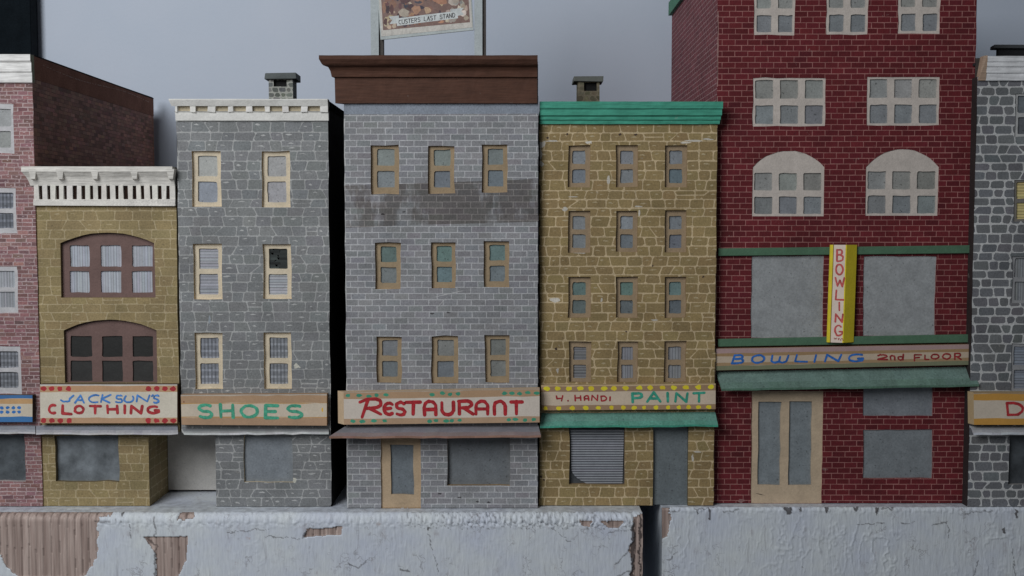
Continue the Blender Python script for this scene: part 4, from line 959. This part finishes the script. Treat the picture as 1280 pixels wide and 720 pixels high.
def board(label, xa, xb, Yf, rad, bare, dark, cracks, pebble, ridge, step=1.0, fine=(0, 1280)):
    fx0, fx1 = P(max(fine[0] - 8, -9999), 700, Yf)[0], P(fine[1] + 8, 700, Yf)[0]
    xs = [];  x = xa
    while x < xb: xs.append(x); x += step if fx0 - 2 < x < fx1 else 7
    xs.append(xb)
    prof = []  # (y, z, ny, nz, kind)
    for y in (466, 300, 150, 90, 60, 40, 25): prof.append((y, 0, 0, 1))
    y = 14
    while y > Yf + rad: prof.append((y, 0, 0, 1)); y -= 1.8
    for i in range(0, 7): a = math.radians(90 * i / 6); prof.append((Yf + rad - rad * math.sin(a), -rad + rad * math.cos(a), -math.sin(a), math.cos(a)))
    z = -rad - step
    while z > -104: prof.append((Yf, z, -1, 0)); z -= step
    prof += [(Yf, -140, -1, 0), (Yf, -190, -1, 0), (466, -190, 0, -1)]
    B = [([P(a, b, Yf) for a, b in p], o) for p, o in bare]; Dk = [([P(a, b, Yf) for a, b in p], o) for p, o in dark]
    Cr = [(P(a, b, Yf), P(c, d, Yf), w) for a, b, c, d, w in cracks]
    V, bv, gv = [], [], []
    for x in xs:
        for (y, z, ny, nz_) in prof:
            zz = z + (Yf - y) * .0
            wx, wz = x + nn(x, z, 7, 3) * 3.0 + nn(x, z, 2.5, 5) * 1.2, z + nn(x, z, 7, 8) * 3.0 + nn(x, z, 2.5, 1) * 1.0
            b = 0.0; g = 0.0
            if y < Yf + rad + 3:
                for p, o in B:
                    if inpoly(p, wx if o else x + nn(x, z, 5, 3), wz if o else z + nn(x, z, 5, 4)): b = 1.0
                for p, o in Dk:
                    if inpoly(p, wx, wz): g = .85
                for (a, c, w) in Cr:
                    dx, dz_ = c[0] - a[0], c[1] - a[1]; L2 = dx * dx + dz_ * dz_
                    t = max(0, min(1, ((wx - a[0]) * dx + (wz - a[1]) * dz_) / L2)); dd = math.hypot(wx - a[0] - dx * t, wz - a[1] - dz_ * t)
                    if dd < w: g = max(g, .75 * (1 - dd / w * .4))
            d = 1.7 * (1 - b)
            if y < 30:
                if b:
                    d += .8 * nn(x, z * .06, 4.2, 2); d -= 1.2 if abs((x / 9.2 + .25 * nn(x, z, 40, 6)) % 1 - .5) < .07 else 0
                    if abs((x / 9.2 + .25 * nn(x, z, 40, 6)) % 1 - .5) < .07: g = max(g, .40)
                else:
                    top = max(0, 1 - abs(z + rad * .7) / (rad + 3)) if z <= 0 and y < Yf + rad * 1.6 else 0
                    d += pebble(x, z) * top * (nn(x, z + y, 4.6, 11) * 3.6 + nn(x, z + y, 2.4, 17) * 2.4)
                    d += .22 * nn(x, z * .5, 22, 4) + .14 * nn(x, z * .4, 4, 14)
                    rg = max(0, 1 - abs(nn(x, z * .28, 13, 21) + .25 * nn(x, z, 6, 9)) * 9); rk = max(0, nn(x, z * .6, 45, 30) + .35)
                    if ny < -.5: d += ridge(x) * rg * rk * 1.0
                    if top and pebble(x, z) > .5 and nn(x, z + y, 2.4, 17) < -.33: g = max(g, .5)
                g = max(g, 0)
                if Yf + rad + 1 < y and y < 22: g = max(g, max(0, .30 * (.5 + nn(x, y, 9, 6))))
            V.append((x, y + ny * d, z + nz_ * (d if y < Yf + rad else (d - 1.3) * .3 - .15))); bv.append(b); gv.append(g)
    m = len(prof); fs = []
    for i in range(len(xs) - 1):
        for k in range(m - 1):
            fs.append((i * m + k, i * m + k + 1, (i + 1) * m + k + 1, (i + 1) * m + k))
        fs.append((i * m + m - 1, i * m, (i + 1) * m, (i + 1) * m + m - 1))
    fs.append(tuple(range(m - 1, -1, -1))); fs.append(tuple(range((len(xs) - 1) * m, len(xs) * m)))
    cx = (xa + xb) / 2
    me = bpy.data.meshes.new('painted_board'); me.from_pydata([((a - cx) * U, b * U, (c + 190) * U) for a, b, c in V], [], fs)
    for nm, d in (('bare', bv), ('darken', gv)):  # second one darkens cracks, grooves, dark spots and the top strip
        a = me.attributes.new(nm, 'FLOAT', 'POINT'); a.data.foreach_set('value', d)
    me.materials.append(M_BOARD); me.update()
    for p in me.polygons: p.use_smooth = len(p.vertices) == 4
    o = bpy.data.objects.new('painted_board', me); col.objects.link(o); o.location = (cx * U, 0, -190 * U)
    o['label'] = label; o['category'] = 'board'; o['group'] = 'white painted boards under the model buildings'
    return o
YFL = GY(643); YFR = GY(635.5)
board('long white painted board with peeled patches of bare wood, left of the gap', P(-200, 700, YFL)[0], P(803.5, 680, YFL)[0], YFL, 9,
    [([(-40, 640), (60, 639), (122, 642), (123, 690), (117, 706), (104, 721), (24, 721), (8, 708), (2, 694), (-40, 694)], 1),
     ([(115, 640), (137, 640), (139, 645), (118, 647)], 1), ([(180, 671), (235, 670), (233, 700), (222, 722), (196, 722), (195, 692)], 0),
     ([(224, 642), (240, 641), (243, 647), (222, 650)], 1), ([(380, 671), (384, 661), (388, 659), (392, 661), (428, 657.5), (427, 668)], 0),
     ([(722, 650), (741, 651), (736, 659), (726, 656)], 1), ([(752, 651), (779, 651), (772, 660), (760, 661)], 1),
     ([(791, 648), (812, 640), (812, 725), (788, 725), (792, 700), (786, 690), (792, 672)], 1)],
    [([(789, 655), (794, 650), (793, 725), (788, 725)], 1), ([(798, 645), (801, 645), (801, 725), (799, 725)], 0), ([(150, 641), (154, 641), (153, 645), (150, 644)], 1), ([(534, 657), (538, 657), (537, 662), (534, 661)], 1)],
    [(193, 646, 194, 671, .9), (163, 655, 164, 673, .8), (118, 653, 160, 651, .6), (181, 672, 196, 683, 1.2), (195, 683, 194, 722, 1.0), (284, 665, 335, 661, .5), (330, 670, 380, 673, .5), (535, 665, 548, 715, .5), (437, 705, 448, 710, .9), (448, 710, 460, 698, .8), (380, 672, 386, 660, 1.0), (768, 705, 785, 690, .8), (770, 720, 790, 712, 1.0), (760, 665, 785, 662, .5), (690, 660, 712, 676, .4), (500, 712, 512, 714, 1.4)],
    lambda x, z: .45 + .55 * max(0, min(1, (x + 140) / 120)), lambda x: .35)
board('white painted board with vertical cracked ridges of paint, right of the gap', P(827.5, 680, YFR)[0], P(1470, 700, YFR)[0], YFR, 3,
    [([(824, 625), (837, 634), (838, 650), (834, 670), (829, 672), (824, 690)], 1)],
    [([(979, 636), (989, 635), (990, 641), (983, 643)], 1), ([(997, 636), (1002, 635), (1001, 640), (998, 639)], 1), ([(1031, 635), (1036, 635), (1034, 642), (1032, 641)], 1), ([(1066, 636), (1073, 635), (1072, 640), (1068, 639)], 1), ([(1094, 636), (1098, 635), (1097, 643), (1095, 643)], 1), ([(1252, 660), (1256, 660), (1256, 665), (1252, 665)], 1), ([(869, 637), (872, 637), (872, 642), (870, 642)], 1), ([(885, 637), (888, 637), (887, 649), (886, 649)], 1), ([(1268, 637), (1271, 637), (1270, 646), (1268, 646)], 1)],
    [(836, 638, 850, 637, .7), (866, 638, 892, 636, .6), (903, 640, 925, 638, .6), (1100, 637, 1118, 636, .6), (1205, 642, 1240, 638, .5), (1070, 655, 1105, 653, .6), (1165, 656, 1183, 652, .8), (1183, 652, 1186, 672, .6), (1125, 655, 1145, 652, .5), (834, 700, 846, 690, .6), (1265, 685, 1268, 720, .6), (1216, 720, 1222, 700, .7)],
    lambda x, z: .25, lambda x: 1.0)

# ================================================================== wall and dark panel behind
def wall_mat():
    m, nt, bs, N, v = nodes('wall_paint')
    n1 = nz(nt, N, v, 180, 4, .5); n2 = nz(nt, N, v, 4, 3, .6); n3 = nz(nt, N, v, 25, 6, .7, off=4)
    c = mix(nt, N, rng(nt, N, n1, .3, .7, 0, 1), C(160, 168, 181, .55), C(166, 172, 184, .55))
    c = mix(nt, N, rng(nt, N, n3, .66, .76, 0, .25, True), c, C(130, 134, 146, .55))
    nt.links.new(c, bs.inputs['Base Color']); bs.inputs['Roughness'].default_value = .6
    bp = N('ShaderNodeBump'); bp.inputs['Strength'].default_value = .15; bp.inputs['Distance'].default_value = U * 1.5
    nt.links.new(mth(nt, N, 'ADD', n2, n3), bp.inputs['Height']); nt.links.new(bp.outputs[0], bs.inputs['Normal'])
    return m
M_ROOM = wall_mat()
def strip(name, pts, z0, z1, label=None):
    mb = MB()
    for (a, b), (c, d) in zip(pts, pts[1:]): mb.face([(a, b, z0), (c, d, z0), (c, d, z1), (a, b, z1)], (.5, .5, .5))
    o = mb.build(name, M_ROOM); o['kind'] = 'structure'
    return o
xc = P(116, 60, 470)[0]
strip('wall', [(xc - 700, 462), (xc - 120, 464), (xc - 30, 469.5), (xc, 471), (1400, 475)], -420, 1000)
mb = MB(); x1 = P(38.5, 30, 425)[0]
bp_ = thing('dark_panel', 'black upright panel rising behind the white cornice in the top left corner', 'panel', (x1 - 60, 430, 0))
mb.box(x1 - 330, x1, 447, 452, .3, 800, (.008, .010, .013)); mb.build('panel_face', M_DARK, bp_, bevel=1)
mb = MB(); mb.box(x1 - 330, x1 - 10, 446, 446.8, .3, 800, (.010, .014, .018)); mb.build('panel_sheet', M_DARK, bp_)

# ================================================================== light, camera, render
w = bpy.data.worlds.new('World'); scene.world = w; w.use_nodes = True
bg = w.node_tree.nodes['Background']; bg.inputs[0].default_value = (.86, .93, 1.0, 1); bg.inputs[1].default_value = .075
def lamp(name, loc, target, size, power, colr, sy=None):
    l = bpy.data.lights.new(name, 'AREA'); l.shape = 'RECTANGLE'; l.size = size * U; l.size_y = (sy or size) * U; l.energy = power; l.color = colr
    o = bpy.data.objects.new(name, l); col.objects.link(o); o.location = tuple(q * U for q in loc)
    o.rotation_euler = (Vector(target) - Vector(loc)).to_track_quat('-Z', 'Y').to_euler(); return o
lamp('window_light', (-1000, -1500, 1250), (0, 100, 250), 1000, 6.5, (.96, .985, 1.0), 1200)
cd = bpy.data.cameras.new('camera'); cam = bpy.data.objects.new('camera', cd); col.objects.link(cam)
cd.sensor_width = 36; cd.lens = 36 * F / 1280; cd.clip_start = .01; cd.clip_end = 20
cam.location = (0, CAMY * U, CAMZ * U); cam.rotation_euler = (math.pi / 2 - PITCH, 0, 0)
scene.camera = cam
scene.render.engine = 'CYCLES'
scene.view_settings.view_transform = 'Standard'; scene.view_settings.look = 'None'; scene.view_settings.exposure = 0
scene.render.resolution_x = 1024; scene.render.resolution_y = 576
